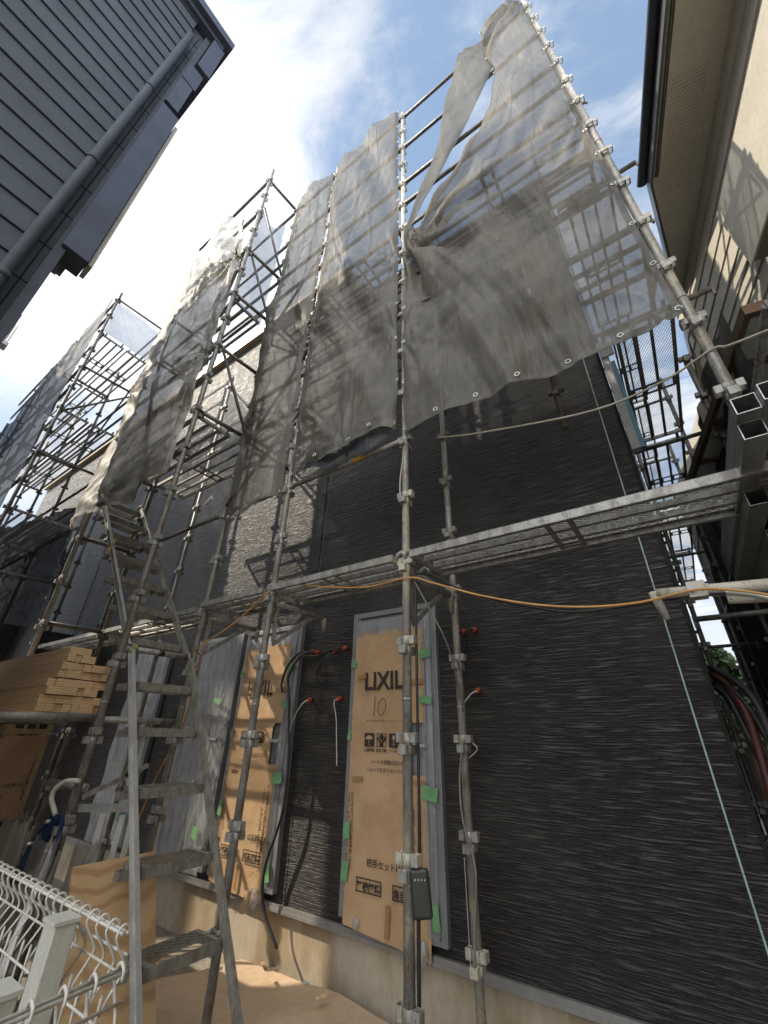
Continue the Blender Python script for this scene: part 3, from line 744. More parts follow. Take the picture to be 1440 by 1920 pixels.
# ---------------------------------------------------------------- stairs
def stair(name, label, treads, rail_ext, yl=-1.50, yr=-1.05):
    t = thing(name, label, 'stairs', (treads[0][0], (yl+yr)/2, treads[0][1]))
    a, b = Vector((treads[0][0], 0, treads[0][1])), Vector((treads[-1][0], 0, treads[-1][1]))
    d = (b-a).normalized(); p0 = a-d*rail_ext[0]; p1 = b+d*rail_ext[1]
    for y in (yl, yr):
        s_ = MB(); s_.bar((p0.x, y, p0.z), (p1.x, y, p1.z), .028, .055, (0, 1, 0)) if False else None
        nrm = Vector((d.z, 0, -d.x))
        s_ = MB()
        for off, ww in ((0, .045),):
            s_.bar((p0.x, y, p0.z), (p1.x, y, p1.z), .004, ww)
            for e in (-1, 1):
                q0 = p0+Vector((0, 0, 0)); s_.bar(Vector((p0.x, y+.012*(1 if y == yl else -1)*-1, p0.z))+nrm*e*ww/2, Vector((p1.x, y+.012*(1 if y == yl else -1)*-1, p1.z))+nrm*e*ww/2, .024, .004, (0, 1, 0) if False else (0, 0, 1))
        s_.build('stile', 'alu' if y == yl else 'tread', t)
    for (x, z) in treads:
        tr = MB(); D_ = .20; y0, y1 = yl+.03, yr-.03
        for (p, q) in (((x, y0, z), (x, y1, z)), ((x-D_, y0, z), (x-D_, y1, z))): tr.bar(p, q, .004, .05)
        for y in (y0, y1): tr.bb((x-D_, y-.002, z-.025), (x, y+.002, z+.025)); tr.bb((x-D_, y-.022 if y == y1 else y, z+.0225), (x, y if y == y1 else y+.03, z+.026))
        tr.bb((x-D_-.0, y0, z-.026), (x-D_+.02, y1, z-.023)); tr.bb((x-.02, y0, z-.026), (x, y1, z-.023))
        # clips that stand proud of the stile
        for y, s_ in ((yl, -1), (yr, 1)):
            for e in (-.022, .022): tr.box((x-.11+e, y+s_*.02, z-.012), (.003, .05, .04))
            tr.box((x-.11, y+s_*.045, z-.012), (.045, .003, .04))
            tr.tube([(x-.10, y-s_*.005, z+.01), (x-.10, y-s_*.02, z+.035), (x-.10, y-s_*.045, z+.03)], .008, 6)
        T = tr.build('tread', 'tread', t)
        dk = MB(); rows = 8; n = 11
        for j in range(rows+1):
            xb = x-.012-j*(D_-.024)/rows; vs = []; fs = []
            for i in range(n+1):
                xx = xb+(.0102 if (i+j) % 2 else -.0102); yy = y0+.02+i*(y1-y0-.04)/n
                vs += [(xx-.0026, yy, z+.019), (xx+.0026, yy, z+.0235)]
                if i: fs.append((2*i-2, 2*i-1, 2*i+1, 2*i))
            dk.add(vs, fs)
        dk.build('tread_mesh', 'alu', T)
    for y in (yl, yr):
        hk = MB(); hk.tube([(p1.x, y, p1.z), (p1.x-.02, y, p1.z+.05), (p1.x-.07, y, p1.z+.05), (p1.x-.09, y, p1.z)], .011, 8); hk.build('hook', 'tread', t)
    return t
low = stair('scaffold_stair', 'lower steel scaffold stair with mesh treads standing on the ground', [(-1.95, .02), (-2.14, .29), (-2.33, .60), (-2.53, .92), (-2.74, 1.24), (-2.94, 1.55), (-3.12, 1.83)], (.0, .28))
upp = stair('scaffold_stair', 'upper steel scaffold stair climbing into the sheets', [(-3.40, 2.16), (-3.70, 2.47), (-3.97, 2.76), (-4.25, 3.05), (-4.52, 3.34), (-4.80, 3.63), (-5.05, 3.9)], (.08, .2))
MB().box((-4.28, -1.53, 3.12), (.07, .004, .14), Matrix.Rotation(.6, 3, 'Y')).build('yellow_tag', 'yellow', upp)

# ---------------------------------------------------------------- dust sheets
def sheet(name, label, xl, xr, zt, zb, y, mat, nu=90, nv=110, ties=(), amp=.10, seed=0, hemz=None, plane='y', fine=.02, sag=0.0, eye=True, swirl=(0, 0, 1)):
    # xl, xr: functions of height parameter v (0 top .. 1 bottom) giving the left and right edges
    m = MB(); eyes = []
    def P(u, v):
        a, b = xl(v), xr(v); x = a+(b-a)*u
        z = zt(u)+(zb(u)-zt(u))*v
        e = math.sin(PI*min(max(u, 0), 1))**.5 if 0 < u < 1 else 0
        off = -amp*e*(.35+.65*noise.noise((x*.9+seed, z*.45, seed*1.7)))
        q1 = x*1.0+z*.32+.35*noise.noise((x*.5, z*.3, seed)); q2 = x*1.0-z*.5+.3*noise.noise((x*.6, z*.35, seed+9))
        n1 = noise.noise((q1*2.6, seed, z*.12)); n2 = noise.noise((q2*5.5, seed+4, z*.16)); n3 = noise.noise((q1*10, seed+7, z*.3))
        off += (.60*amp*n1+.16*amp*(.6-abs(n2))+.07*amp*(.5-abs(n3)))*(.15+.85*e)
        for (tx, tz, A, rad) in ties:
            dx, dz = x-tx, z-tz; r = math.hypot(dx, dz)+1e-4; an = math.atan2(dz, dx)
            wob = an+.25*noise.noise((an*3, r*2, seed))
            off += A*math.sin(wob*11+seed)*min(r/.12, 1)*math.exp(-r/rad)
        off += fine*.35*noise.noise((x*7, seed, z*6))
        z += -sag*e*v
        if plane == 'y': return (x, y+off, z)
        return (y+off, x, z)
    m.grid(P, nu, nv)
    o = m.build(name, mat); tag(o, label, 'dust sheet', 'dust sheets on the scaffolds')
    if eye:
        W_ = abs(xr(.9)-xl(.9)); hu = .035/W_
        def strip(u0, u1, v0, v1, nu_, nv_):
            q = MB()
            def Q(u, v):
                p = P(u0+(u1-u0)*u, v0+(v1-v0)*v)
                return (p[0], p[1]-.005, p[2]) if plane == 'y' else (p[0]-.005, p[1], p[2])
            q.grid(Q, nu_, nv_); return q
        for a_, b_ in (((.0, hu), (1-hu, 1.0)) if eye is True else ((1-hu, 1.0),)): strip(a_, b_, 0, 1, 2, nv).build('hem', mat, o)
        strip(0, 1, 1-.035/max(.5, abs(zt(.5)-zb(.5))), 1, nu, 2).build('hem', mat, o)
        for k in range(1, 4):
            u_ = k/4+.03*math.sin(seed+k*2); strip(u_, u_+.012/W_, .03, .985, 1, nv).build('seam', mat, o)
        n = int(abs(zt(0)-zb(0))/.45)
        for side, (u, fx) in enumerate(((.006, xl), (.994, xr))):
            for k in range(n+1):
                v = min(max((k+.1)/(n+.2), .0), 1); p = Vector(P(u, v))
                if side == 0 and eye == 'right': continue
                e = MB()
                ring = []
                for q in range(13):
                    a = 2*PI*q/12; ring.append(p+(Vector((math.cos(a)*.014, -.006, math.sin(a)*.014)) if plane == 'y' else Vector((-.006, math.cos(a)*.014, math.sin(a)*.014))))
                e.tube(ring, .0045, 5, cap=False); e.build('eyelet', 'eyelet', o)
        for k in range(1, 6):
            u = k/6; p = Vector(P(u, .992)); e = MB(); ring = []
            for q in range(13):
                a = 2*PI*q/12; ring.append(p+(Vector((math.cos(a)*.014, -.008, math.sin(a)*.014)) if plane == 'y' else Vector((-.008, math.cos(a)*.014, math.sin(a)*.014))))
            e.tube(ring, .0045, 5, cap=False); e.build('eyelet', 'eyelet', o)
    return o
def lerp_tab(tab):
    def f(v):
        for (a, b), (c, d) in zip(tab, tab[1:]):
            if v <= c: return b+(d-b)*(v-a)/(c-a)
        return tab[-1][1]
    return f
def prof(zt, zb, pts):  # edge given as (z,x) list, parameterised linearly in z
    tab = [((zt-z)/(zt-zb), x) for z, x in pts]; return lerp_tab(tab)
k_ = lambda c: (lambda u: c)
# big right sheet
sheet('dust_sheet', 'largest grey dust sheet hanging from the tall right corner post',
      prof(9.32, 3.46, [(9.32, -.02), (8.9, -.06), (8.3, -.04), (7.98, .0), (7.45, -.13), (6.82, -.42), (6.29, -.85), (5.99, -1.15), (5.7, -1.205), (3.46, -1.215)]),
      k_(.465), k_(9.32), k_(3.46), -1.045, 'sheet', 130, 150, ties=((-1.2, 5.75, .09, 1.3), (.46, 9.2, .05, 2.2), (.46, 3.6, .02, .6), (-1.2, 4.4, .02, .4), (.46, 5.9, .02, .5), (.46, 4.8, .02, .4)), amp=.21, seed=3)
sheet('dust_sheet', 'narrow loose flap of sheet twisted down from the top rail to the middle post',
      prof(9.12, 6.0, [(9.12, -.39), (8.36, -.60), (7.44, -.72), (6.75, -.98), (6.0, -1.21)]),
      prof(9.12, 6.0, [(9.12, .10), (8.12, -.02), (7.07, -.53), (6.64, -.83), (6.0, -1.18)]), k_(9.12), k_(6.0), -1.06, 'sheet_double', 40, 90, ties=((-1.2, 6.0, .03, .9), (-.39, 9.1, .02, .6)), amp=.10, seed=8, eye=False)
sheet('dust_sheet', 'tan-lit sheet filling the bay just left of the pale middle post',
      prof(9.3, 3.5, [(9.3, -2.40), (3.5, -2.40)]), k_(-1.285), lambda u: 9.32+.10*math.sin(PI*u), lambda u: 3.50+.05*math.sin(u*9), -1.04, 'sheet', 80, 140, ties=((-2.4, 5.4, .05, .5), (-1.29, 5.75, .04, .5), (-2.4, 4.2, .03, .4), (-1.29, 4.6, .02, .3), (-1.7, 3.5, .03, .4)), amp=.24, seed=11)
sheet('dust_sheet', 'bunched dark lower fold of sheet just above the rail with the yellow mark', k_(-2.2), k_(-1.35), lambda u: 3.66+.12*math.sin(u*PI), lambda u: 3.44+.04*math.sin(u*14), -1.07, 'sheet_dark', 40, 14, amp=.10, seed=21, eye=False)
sheet('dust_sheet', 'thin sheet beside the stair tower pulled into folds at its ties',
      k_(-3.27), k_(-2.48), lambda u: 9.25+.08*math.sin(PI*u), lambda u: 3.35-.15*math.sin(u*PI), -1.03, 'sheet', 60, 140, ties=((-3.27, 4.35, .06, .5), (-2.48, 5.4, .05, .5), (-3.27, 6.1, .03, .4), (-2.5, 4.2, .04, .4)), amp=.22, seed=17)
sheet('dust_sheet', 'sheet with sun glare in its colour on the outside of the stair tower',
      prof(9.2, 3.4, [(9.2, -4.3), (8.2, -5.0), (7.9, -5.1), (6.8, -5.26), (3.4, -5.35)]), prof(9.2, 3.4, [(9.2, -3.62), (7.9, -3.40), (3.4, -3.42)]), lambda u: 9.2-1.0*u, lambda u: 3.55+.1*math.sin(u*7), -1.60, 'sheet_glare', 90, 130,
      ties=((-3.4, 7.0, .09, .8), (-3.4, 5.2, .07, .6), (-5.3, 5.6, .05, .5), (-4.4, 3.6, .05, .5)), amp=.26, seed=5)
sheet('dust_sheet', 'thin sheet tinted with sky backlight across the open end of the stair tower', k_(-1.50), k_(-1.02), lambda u: 9.0-.45*math.sin(PI*u)*1.0, k_(6.4), -3.52, 'sheet_skylit', 30, 80, ties=((-1.5, 8.8, .02, .8), (-1.02, 7.5, .02, .5)), amp=.05, seed=9, plane='x', eye=False)
sheet('dust_sheet', 'thin sheet tinted with sky backlight across the end of the far scaffold', k_(-1.86), k_(-1.04), k_(9.12), k_(8.25), -7.46, 'sheet_skylit', 30, 30, ties=((-1.86, 9.1, .03, .6),), amp=.05, seed=2, plane='x', eye=False)
sheet('dust_sheet', 'long weathered sheet down the outer face of the far scaffold', k_(-13.2), prof(9.2, 2.1, [(9.2, -7.46), (2.1, -7.50)]), lambda u: 7.4+1.8*u**1.2, k_(2.1), -1.97, 'sheet_far', 120, 110, ties=((-7.5, 6.0, .03, .8), (-9.2, 8.2, .03, .7)), amp=.09, seed=13, eye='right')
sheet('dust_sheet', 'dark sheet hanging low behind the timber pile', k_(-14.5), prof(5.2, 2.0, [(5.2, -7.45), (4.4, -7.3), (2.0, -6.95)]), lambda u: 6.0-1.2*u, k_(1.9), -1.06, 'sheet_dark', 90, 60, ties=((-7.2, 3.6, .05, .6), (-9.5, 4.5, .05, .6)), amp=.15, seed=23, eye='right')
sheet('dust_sheet', 'passage scaffold sheet carried low and dark to stand for shade', k_(-.1), k_(6.5), lambda u: 4.3+.5*math.sin(u*3), k_(.3), .88, 'sheet_dark', 80, 50, ties=((1.0, 4.6, .05, .5), (3.0, 4.6, .05, .5)), amp=.16, seed=27, plane='x', eye=False)  # hung low and dark to stand in for shade in the passage

# end of the polythene blown over the stair tower
fm = MB(); fm.grid(lambda u, v: (-4.75+1.35*u, -1.70-.05*noise.noise((u*5, v*4, 2)), 3.75+.35*u*u+.13*math.sin(v*PI)*(1-u)**.7*1.0+(v-.5)*.16*(1-u)-.1), 40, 14)
tag(fm.build('polythene_strip', 'film'), 'torn strip of clear polythene blown across the lower edge of the sunlit sheet', 'plastic film')

# ---------------------------------------------------------------- cables on the scaffold
cable('extension_cable', [(.50, -1.09, 1.90), (.40, -1.09, 1.96), (.32, -1.08, 2.01), (.22, -1.07, 2.05), (.11, -1.05, 2.075), (-.09, -1.03, 2.06), (-.3, -1.02, 2.075), (-.52, -1.02, 2.12), (-.79, -1.02, 2.21), (-1.05, -1.03, 2.32), (-1.20, -1.04, 2.375), (-1.5, -1.03, 2.375), (-1.78, -1.03, 2.42), (-2.05, -1.03, 2.48), (-2.34, -1.04, 2.56)], .0055, 'orange_cable', 'orange extension cable looping along the front posts under the walkway')
cable('extension_cable', [(-2.42, -1.05, 2.50), (-2.80, -1.03, 2.31), (-3.25, -1.02, 2.15), (-3.36, -.9, 2.09), (-3.43, -.88, 1.6), (-3.62, -.9, 1.2), (-3.75, -.9, .7), (-3.8, -.85, .3)], .0062, 'orange_cable', 'orange cable dropping behind the stair treads')
cable('black_cable', [(.36, -1.05, 2.03), (.1, -1.01, 2.065), (-.3, -1.0, 2.06), (-.52, -1.0, 2.11), (-.85, -.99, 2.24), (-1.05, -.98, 2.37), (-1.18, -.97, 2.42)], .0062, 'black_cable', 'black cable following the orange one from the walkway to the corner')
cable('black_cable', [(-1.19, -.975, 2.45), (-1.195, -.97, 2.1), (-1.20, -.965, 1.7), (-1.20, -.965, 1.3), (-1.205, -.965, 1.06)], .0075, 'black_cable', 'black cable hanging from the walkway beside the pale post down to the charcoal box')
cable('black_cable', [(-1.21, -.97, .88), (-1.215, -.968, .6), (-1.22, -.966, .2), (-1.21, -.98, .02)], .0085, 'black_cable', 'black cable running from the charcoal box to the ground')
pb = thing('cable_box', 'charcoal plastic box hanging on the black cable beside the pale post', 'box', (-1.19, -.985, .88))
bm_ = MB(); bm_.box((-1.185, -.99, .965), (.085, .035, .165), Matrix.Rotation(-.12, 3, 'Y') @ Matrix.Rotation(.5, 3, 'Z')); bm_.build('case', 'phone', pb, bevel=.012)
text_obj('lettering', '▮▮▮▮', .014, 'label', pb, (-1.205, -1.018, 1.005), rot=(PI/2, 0, .5))
cable('rope', [(-1.03, -.9, 3.44), (-.71, -.9, 3.34), (-.08, -.9, 3.20), (.28, -.95, 3.18), (.50, -1.03, 3.20), (.56, -1.05, 3.17), (.72, -1.2, 3.05)], .006, 'rope', 'pale rope stretched from the inner post to the corner post', 'rope')
cable('rope', [(-1.215, -1.03, 3.42), (-1.27, -1.02, 3.1), (-1.265, -1.02, 2.9)], .005, 'rope', 'short white strap hanging under the sheet by the middle post', 'rope')
cable('rope', [(-1.19, -.98, 2.36), (-1.10, -.8, 2.05), (-1.18, -.5, 1.85), (-1.215, -.38, 1.7)], .0045, 'grey_cable', 'thin grey cord slanting from the walkway to the inner post', 'rope')
cable('rope', [(-1.215, -.40, 1.55), (-1.255, -.40, 1.35), (-1.25, -.40, 1.15), (-1.195, -.40, .95), (-1.22, -.40, .72), (-1.24, -.40, .5)], .0055, 'grey_cable', 'grey cord wound loosely round the lower inner post', 'rope')
cable('rope', [(-2.88, -.03, 4.3), (-2.92, -.03, 3.2), (-2.95, -.03, 2.95)], .003, 'grey_cable', 'thin plumb line hanging in front of the siding', 'rope')
mt = MB(); 
mt.grid(lambda u, v: (.20+.26*u, -1.035-.012*math.sin(v*3), 2.055-.05*u-.10*u*u+(v-.5)*.022), 20, 2)
tag(mt.build('strap', 'zinc'), 'flat grey strap looped under the stay by the orange cable', 'strap')

# big coil of black cables at the right corner of the house
rnd = random.Random(4)
for i in range(16):
    a = rnd.uniform(0, 1); dx = rnd.uniform(-.02, .10); dy = rnd.uniform(-.06, .12)
    r_ = rnd.choice((.006, .008, .010)); col = 'red_cable' if i in (0, 7, 11) else ('grey_cable' if i == 5 else 'black_cable')
    kx = rnd.uniform(.0, .09)
    pts = [(.12, .25+dy, 1.93-.1*a), (.16+dx*.4, .12+dy, 1.86-.12*a), (.20+dx, .0+dy, 1.72-.25*a), (.17+dx+kx, -.12+dy*.5, 1.45-.25*a), (.15+dx+kx*.5, -.15+dy*.5, 1.15), (.18+dx, -.12+dy, .8), (.2+dx, -.1+dy, .45), (.25+dx*2, -.1+dy, .1)]
    if i < 2: r_ = .019; pts = [(p[0]+.01, p[1], p[2]+.025) for p in pts]
    o = cable('cable_run', pts, r_, col, 'one of the thick cables draped round the right corner of the house', group='bundle of cables at the house corner')
    if i < 2: o['label'] = 'red corrugated conduit on top of the cable bundle at the house corner'
    elif col == 'red_cable': o['label'] = 'thin dark red cable inside the cable bundle at the house corner'
    elif col == 'grey_cable': o['label'] = 'single grey cable in the cable bundle at the house corner'
    else: o['label'] = 'black cable in the thick bundle hanging at the house corner'

# ---------------------------------------------------------------- bundle of square tubes
def sq_tube(x, y0, y1, z, s_):
    m = MB(); t_ = .003
    for (a, b) in (((x, y0, z), (x+t_, y1, z+s_)), ((x+s_-t_, y0, z), (x+s_, y1, z+s_)), ((x+t_, y0, z), (x+s_-t_, y1, z+t_)), ((x+t_, y0, z+s_-t_), (x+s_-t_, y1, z+s_))): m.bb(a, b)
    return m.build('square_tube', 'zinc')
for i, (x, y, z) in enumerate(((.385, -1.40, 2.57), (.457, -1.44, 2.57), (.529, -1.38, 2.57), (.385, -1.34, 2.497), (.457, -1.0, 2.497), (.529, -1.08, 2.497), (.40, -.92, 2.424), (.502, -.82, 2.424), (.574, -1.2, 2.424), (.47, -.62, 2.351), (.545, -.7, 2.351))):
    tag(sq_tube(x, y, .25+.05*(i % 3), z, .07), 'galvanised square tube in the stack overhead at the right edge', 'metal tube', 'stack of galvanised square tubes')

# ---------------------------------------------------------------- timber pile
n_t = 0
for (z, ya, yb, rows) in ((1.655, -1.90, -1.53, 2), (1.757, -1.885, -1.52, 2), (1.862, -1.85, -1.53, 2), (1.965, -1.83, -1.64, 2)):
    for r_ in range(rows):
        y = ya+rnd.uniform(0, .01)
        while y < yb-.02:
            wd = rnd.choice((.045, .045, .05, .09)); x1 = -3.46+rnd.uniform(-.03, .012)
            if y+wd > yb+.02: break
            m = MB(); m.bb((x1-3.6, y+.0008, z+r_*.0495+.0008), (x1, y+wd-.0008, z+r_*.0495+.0482))
            tag(m.build('timber', 'timber'), 'sawn timber in the pile on the left, pale cut end facing out', 'timber', 'pile of sawn timber')
            y += wd; n_t += 1
tag(MB().bb((-7.0, -2.0, 1.636), (-3.44, -1.86, 1.652)).build('board', 'timber'), 'thin board lying under the pile of timber', 'board')
pl = place(pl18, (-5.3, -2.02, 1.63), 'plank supporting the pile of timber')

# ---------------------------------------------------------------- stuff at lower left
PW = MB(); 
Rp = Matrix.Rotation(-.49, 3, 'Y')
PW.box((-2.56, -1.475, .475), (.018, .43, 1.06), Rp)
tag(PW.build('plywood_panel', 'ply'), 'grained plywood panel propped upright behind the white fence', 'plywood')
pe = MB()
def peach(u, v):
    x = -3.55+1.65*u; y = -1.15+1.10*v
    return (x+.25*v, y, .06+.10*math.sin(u*PI*.9)+.30*max(0, .45-u)**2+.05*noise.noise((x*2, y*2, 0))-.05*v)
pe.grid(peach, 40, 20); tag(pe.build('board_sheet', 'peach'), 'curved peach coloured board lying on the ground at the foot of the stairs', 'board')
rg = random.Random(12)
for i in range(7):
    x = rg.uniform(-3.6, -1.3); y = rg.uniform(-.45, -.08); m_ = rg.choice(('timber', 'card', 'label', 'concrete'))
    mb_ = MB(); L_ = rg.uniform(.03, .12)
    if m_ == 'concrete':
        vs_ = [(x+.02*math.cos(a)*rg.uniform(.6, 1.2), y+.02*math.sin(a)*rg.uniform(.6, 1.2), zz_) for zz_ in (.0, .018) for a in [k*PI/3 for k in range(6)]]
        mb_.add(vs_, [tuple(range(5, -1, -1)), tuple(range(6, 12))]+[(k, (k+1) % 6, (k+1) % 6+6, k+6) for k in range(6)])
    else: mb_.box((x, y, .17 if x < -1.95 else .012), (L_, .022, .008), Matrix.Rotation(rg.uniform(0, 3), 3, 'Z') @ Matrix.Rotation(.1, 3, 'X'))
    tag(mb_.build('offcut', m_), 'small offcut or chip scattered along the foot of the foundation', 'offcut', 'offcuts by the foundation')
# aluminium frame
AF = thing('aluminium_frame', 'leaning aluminium frame with uprights behind the plywood', 'frame', (-3.0, -1.4, 0))
def P2(a, b): return (a, b)
for (p, q, n_) in (((-3.42, -1.52, 1.13), (-3.06, -1.78, .30), 'stile'), ((-3.02, -1.33, 1.13), (-2.90, -1.38, .25), 'stile'), ((-3.08, -1.36, 1.10), (-2.98, -1.41, .25), 'upright'), ((-3.20, -1.42, 1.10), (-3.08, -1.47, .25), 'upright')):
    MB().bar(p, q, .03, .035).build(n_, 'alu', AF, bevel=.002)
tr_ = MB().bar((-3.42, -1.52, 1.12), (-3.02, -1.33, 1.14), .03, .04).build('top_rail', 'alu', AF)
for k, (x, y, z, h_, wd) in enumerate(((-3.75, -1.70, .0, 1.05, .34), (-3.45, -1.62, .0, .98, .30), (-3.18, -1.50, .0, .95, .32))):
    bg = MB()
    def fb3(u, v, x=x, y=y, h_=h_, wd=wd, k=k):
        a = u*2*PI; r_ = wd*.5*(1-.25*v+.25*noise.noise((math.cos(a)*2, math.sin(a)*2, v*3+k)))
        jag = .10*abs(noise.noise((a*3, k, 1)))
        return (x+math.cos(a)*r_+.10*v, y+math.sin(a)*r_*.4, (h_+jag)*v if v > .01 else 0)
    bg.grid(fb3, 40, 24)
    tag(bg.build('plastic_wrapping', 'film_dirty'), ('leftmost bundle of dusty plastic wrapping behind the fence', 'middle bundle of dusty plastic wrapping beside the navy clamps', 'right bundle of dusty plastic wrapping inside the aluminium frame')[k], 'plastic wrapping')
    for j in range(4):
        xx = x-.1+.07*j; st = MB().bar((xx, y, .02), (xx+.12, y+.03, h_*.96), .018, .006)
        tag(st.build('slat', 'alu' if j % 2 else 'steel'), 'thin metal slat standing inside the plastic wrapping', 'slat', 'slats in plastic wrapping')
# navy clamps
NC = thing('clamp', 'navy blue steel clamp hooks hanging on the tube end behind the fence', 'clamp', (-3.45, -1.62, .8))
for (p, q) in (((-3.44, -1.58, 1.10), (-3.54, -1.62, .93)), ((-3.38, -1.60, 1.08), (-3.46, -1.62, .84)), ((-3.54, -1.62, .93), (-3.55, -1.64, .76)), ((-3.46, -1.62, .86), (-3.60, -1.66, .74)), ((-3.36, -1.58, 1.10), (-3.32, -1.58, .90))):
    MB().bar(p, q, .028, .045).build('jaw', 'navy', NC, bevel=.006)
for p in ((-3.44, -1.60, 1.06), (-3.50, -1.64, .95), (-3.56, -1.66, .80), (-3.34, -1.60, .93)):
    MB().tube([(p[0], p[1]-.03, p[2]), (p[0], p[1]+.02, p[2])], .012, 8).build('rivet', 'zinc', NC)
cable('hose', [(-3.36, -1.62, 1.10), (-3.40, -1.66, 1.20), (-3.34, -1.64, 1.27), (-3.24, -1.6, 1.28)], .014, 'white_wire', 'short white bent pipe above the navy clamps', 'pipe')
tag(MB().tube([(-3.60, -1.62, 1.25), (-3.34, -1.50, 1.23)], .024, 12).build('tube_end', 'steel'), 'short scaffold tube sticking out behind the navy clamps', 'tube')
# coils of cardboard / boxes on ground under the wing
tag(MB().box((-3.4, -.85, .10), (.10, .9, .05), Matrix.Rotation(.5, 3, 'Z')).build('timber_offcut', 'timber'), 'timber offcut lying by the foundation behind the stair', 'timber')

# ---------------------------------------------------------------- white wire fence
FN = thing('wire_fence', 'white coated wire mesh fence in the lower left foreground', 'fence', (-1.6, -2.3, 0))
def fence_panel(p0, d, n, outn, L):
    # vertical wires bent outward near the top and looped over the top wire
    d = Vector(d); on = Vector(outn); wires = []
    def wire(s_):
        b = Vector(p0)+d*s_
        prof_ = [(0, .0), (0, .96), (.004, 1.01), (.030, 1.055), (.038, 1.078), (.012, 1.115), (.002, 1.135), (.012, 1.152), (.028, 1.146), (.030, 1.13)]
        return [b+on*a+Vector((0, 0, z)) for a, z in prof_]
    for i in range(n):
        MB().tube(smooth_path(wire(i*L/(n-1)), 4), .0030, 8).build('vertical_wire', 'white_wire', FN)
    for (off, z) in ((.008, 1.140), (.022, 1.138), (.030, 1.10), (.034, 1.065), (-.004, 1.0), (-.004, .80), (-.004, .6), (-.004, .4), (-.004, .2)):
        a = Vector(p0)+on*off+Vector((0, 0, z)); MB().tube([a-d*.012, a+d*(L+.012)], .0028 if z < 1.13 else .0035, 7).build('horizontal_wire', 'white_wire', FN)
fence_panel((-2.9, -2.28, 0), (1, 0, 0), 34, (0, 1, 0), 1.66)
fence_panel((-1.075, -2.36, 0), (.1, -.995, 0), 13, (1, 0, 0), .62)
for (x, y) in ((-1.42, -2.325), (-1.145, -2.53)):
    p = MB(); p.box((x, y, .57), (.062, .05, 1.14)); fp = p.build('fence_post', 'post_white', FN, bevel=.003)
    MB().bb((x-.0325, y-.0245, .0), (x-.0312, y+.0245, 1.12)).build('shade_side', 'green', fp)  # strip painted for the shaded side of the post
    MB().box((x, y, 1.144), (.070, .058, .008)).build('post_cap', 'post_white', fp)
    MB().tube([(x-.033, y, 1.0), (x-.045, y, 1.0)], .006, 8).build('bolt', 'zinc', fp)

# ---------------------------------------------------------------- left house
LH = thing('house', 'dark slate sided neighbouring house leaning into the upper left corner', 'house', (-4, -6, 0))
sd = MB(); zc = 0; sp = .19
while zc < 8.0:   # lapped boards
    z1_ = min(zc+sp-.008, 8.05)
    sd.add([(-2.40, -12, zc), (-2.40, -3.13, zc), (-2.412, -3.13, z1_), (-2.412, -12, z1_)], [(0, 1, 2, 3)])
    sd.add([(-2.412, -12, z1_), (-2.412, -3.13, z1_), (-2.43, -3.13, z1_), (-2.43, -12, z1_)], [(0, 1, 2, 3)])
    sd.add([(-2.43, -12, z1_), (-2.43, -3.13, z1_), (-2.43, -3.13, zc+sp), (-2.43, -12, zc+sp)], [(0, 1, 2, 3)])
    sd.add([(-2.43, -12, zc+sp), (-2.43, -3.13, zc+sp), (-2.40, -3.13, zc+sp), (-2.40, -12, zc+sp)], [(0, 1, 2, 3)])
    zc += sp
sd.build('wall', 'house_l', LH)
MB().bb((-6.65, -12, 0), (-2.46, -3.0, 8.0)).build('wall', 'house_l2', LH)
jl = MB()
for k in range(24): jl.bb((-2.4595, -3.115, .1+k*.33), (-2.4575, -3.0, .108+k*.33))
jl.bb((-2.4595, -3.06, 0), (-2.4575, -3.052, 7.9)); jl.build('brick_joint', 'dark_inside', LH)
pp_ = MB(); pp_.tube([(-2.385, -3.115, 0), (-2.385, -3.115, 7.6)], .030, 16)
pp_.build('downpipe', 'pipe_l', LH)
for z in (3.6, 4.9, 6.2): MB().tube([(-2.385, -3.115, z), (-2.385, -3.115, z+.04)], .034, 16).build('pipe_clamp', 'pipe_l', LH)
ev = MB(); ev.bb((-6.75, -12.5, 8.02), (-2.36, -2.86, 8.10)); ev.bb((-6.8, -12.5, 8.10), (-2.30, -2.80, 8.24)); ev.build('eave', 'hood', LH)
MB().bb((-2.42, -2.96, 7.25), (-2.36, -2.835, 8.0)).build('eave_box', 'hood', LH)
MB().bb((-2.50, -2.999, 6.85), (-2.38, -2.87, 7.18)).build('window_hood', 'hood', LH)
MB().bb((-2.50, -2.999, 6.3), (-2.38, -2.89, 6.83)).build('window_hood', 'hood', LH)
MB().bb((-2.56, -2.999, 4.1), (-2.39, -2.86, 6.25)).build('shutter_box', 'hood', LH)
MB().bb((-2.54, -2.855, 4.1), (-2.405, -2.83, 6.15)).build('shutter_rail', 'hood_pale', LH)
MB().bb((-2.455, -3.02, 3.0), (-2.42, -2.97, 8.0)).build('corner_strip', 'house_l2', LH)
LH2 = thing('house', 'second dark neighbouring house behind the first, its eave just showing at the left edge', 'house', (-13, -5, 0))
MB().bb((-17.5, -5.5, 0), (-11.6, -2.99, 10.4)).build('wall', 'house_l', LH2)
MB().bb((-11.595, -3.5, 0), (-9.4, -3.0, 8.9)).build('shade_block', 'house_l', LH2)  # block added to cast shade on the wall behind the stairs
MB().bb((-17.8, -5.7, 10.41), (-11.35, -2.84, 10.65)).build('eave', 'hood', LH2)
MB().bb((-12.4, -2.985, 8.5), (-11.58, -2.76, 9.3)).build('window_hood', 'hood', LH2)
for k in range(5): MB().bb((-11.59, -2.98+k*.045, 9.7), (-11.36, -2.958+k*.045, 10.3)).build('louvre', 'hood_pale', LH2)
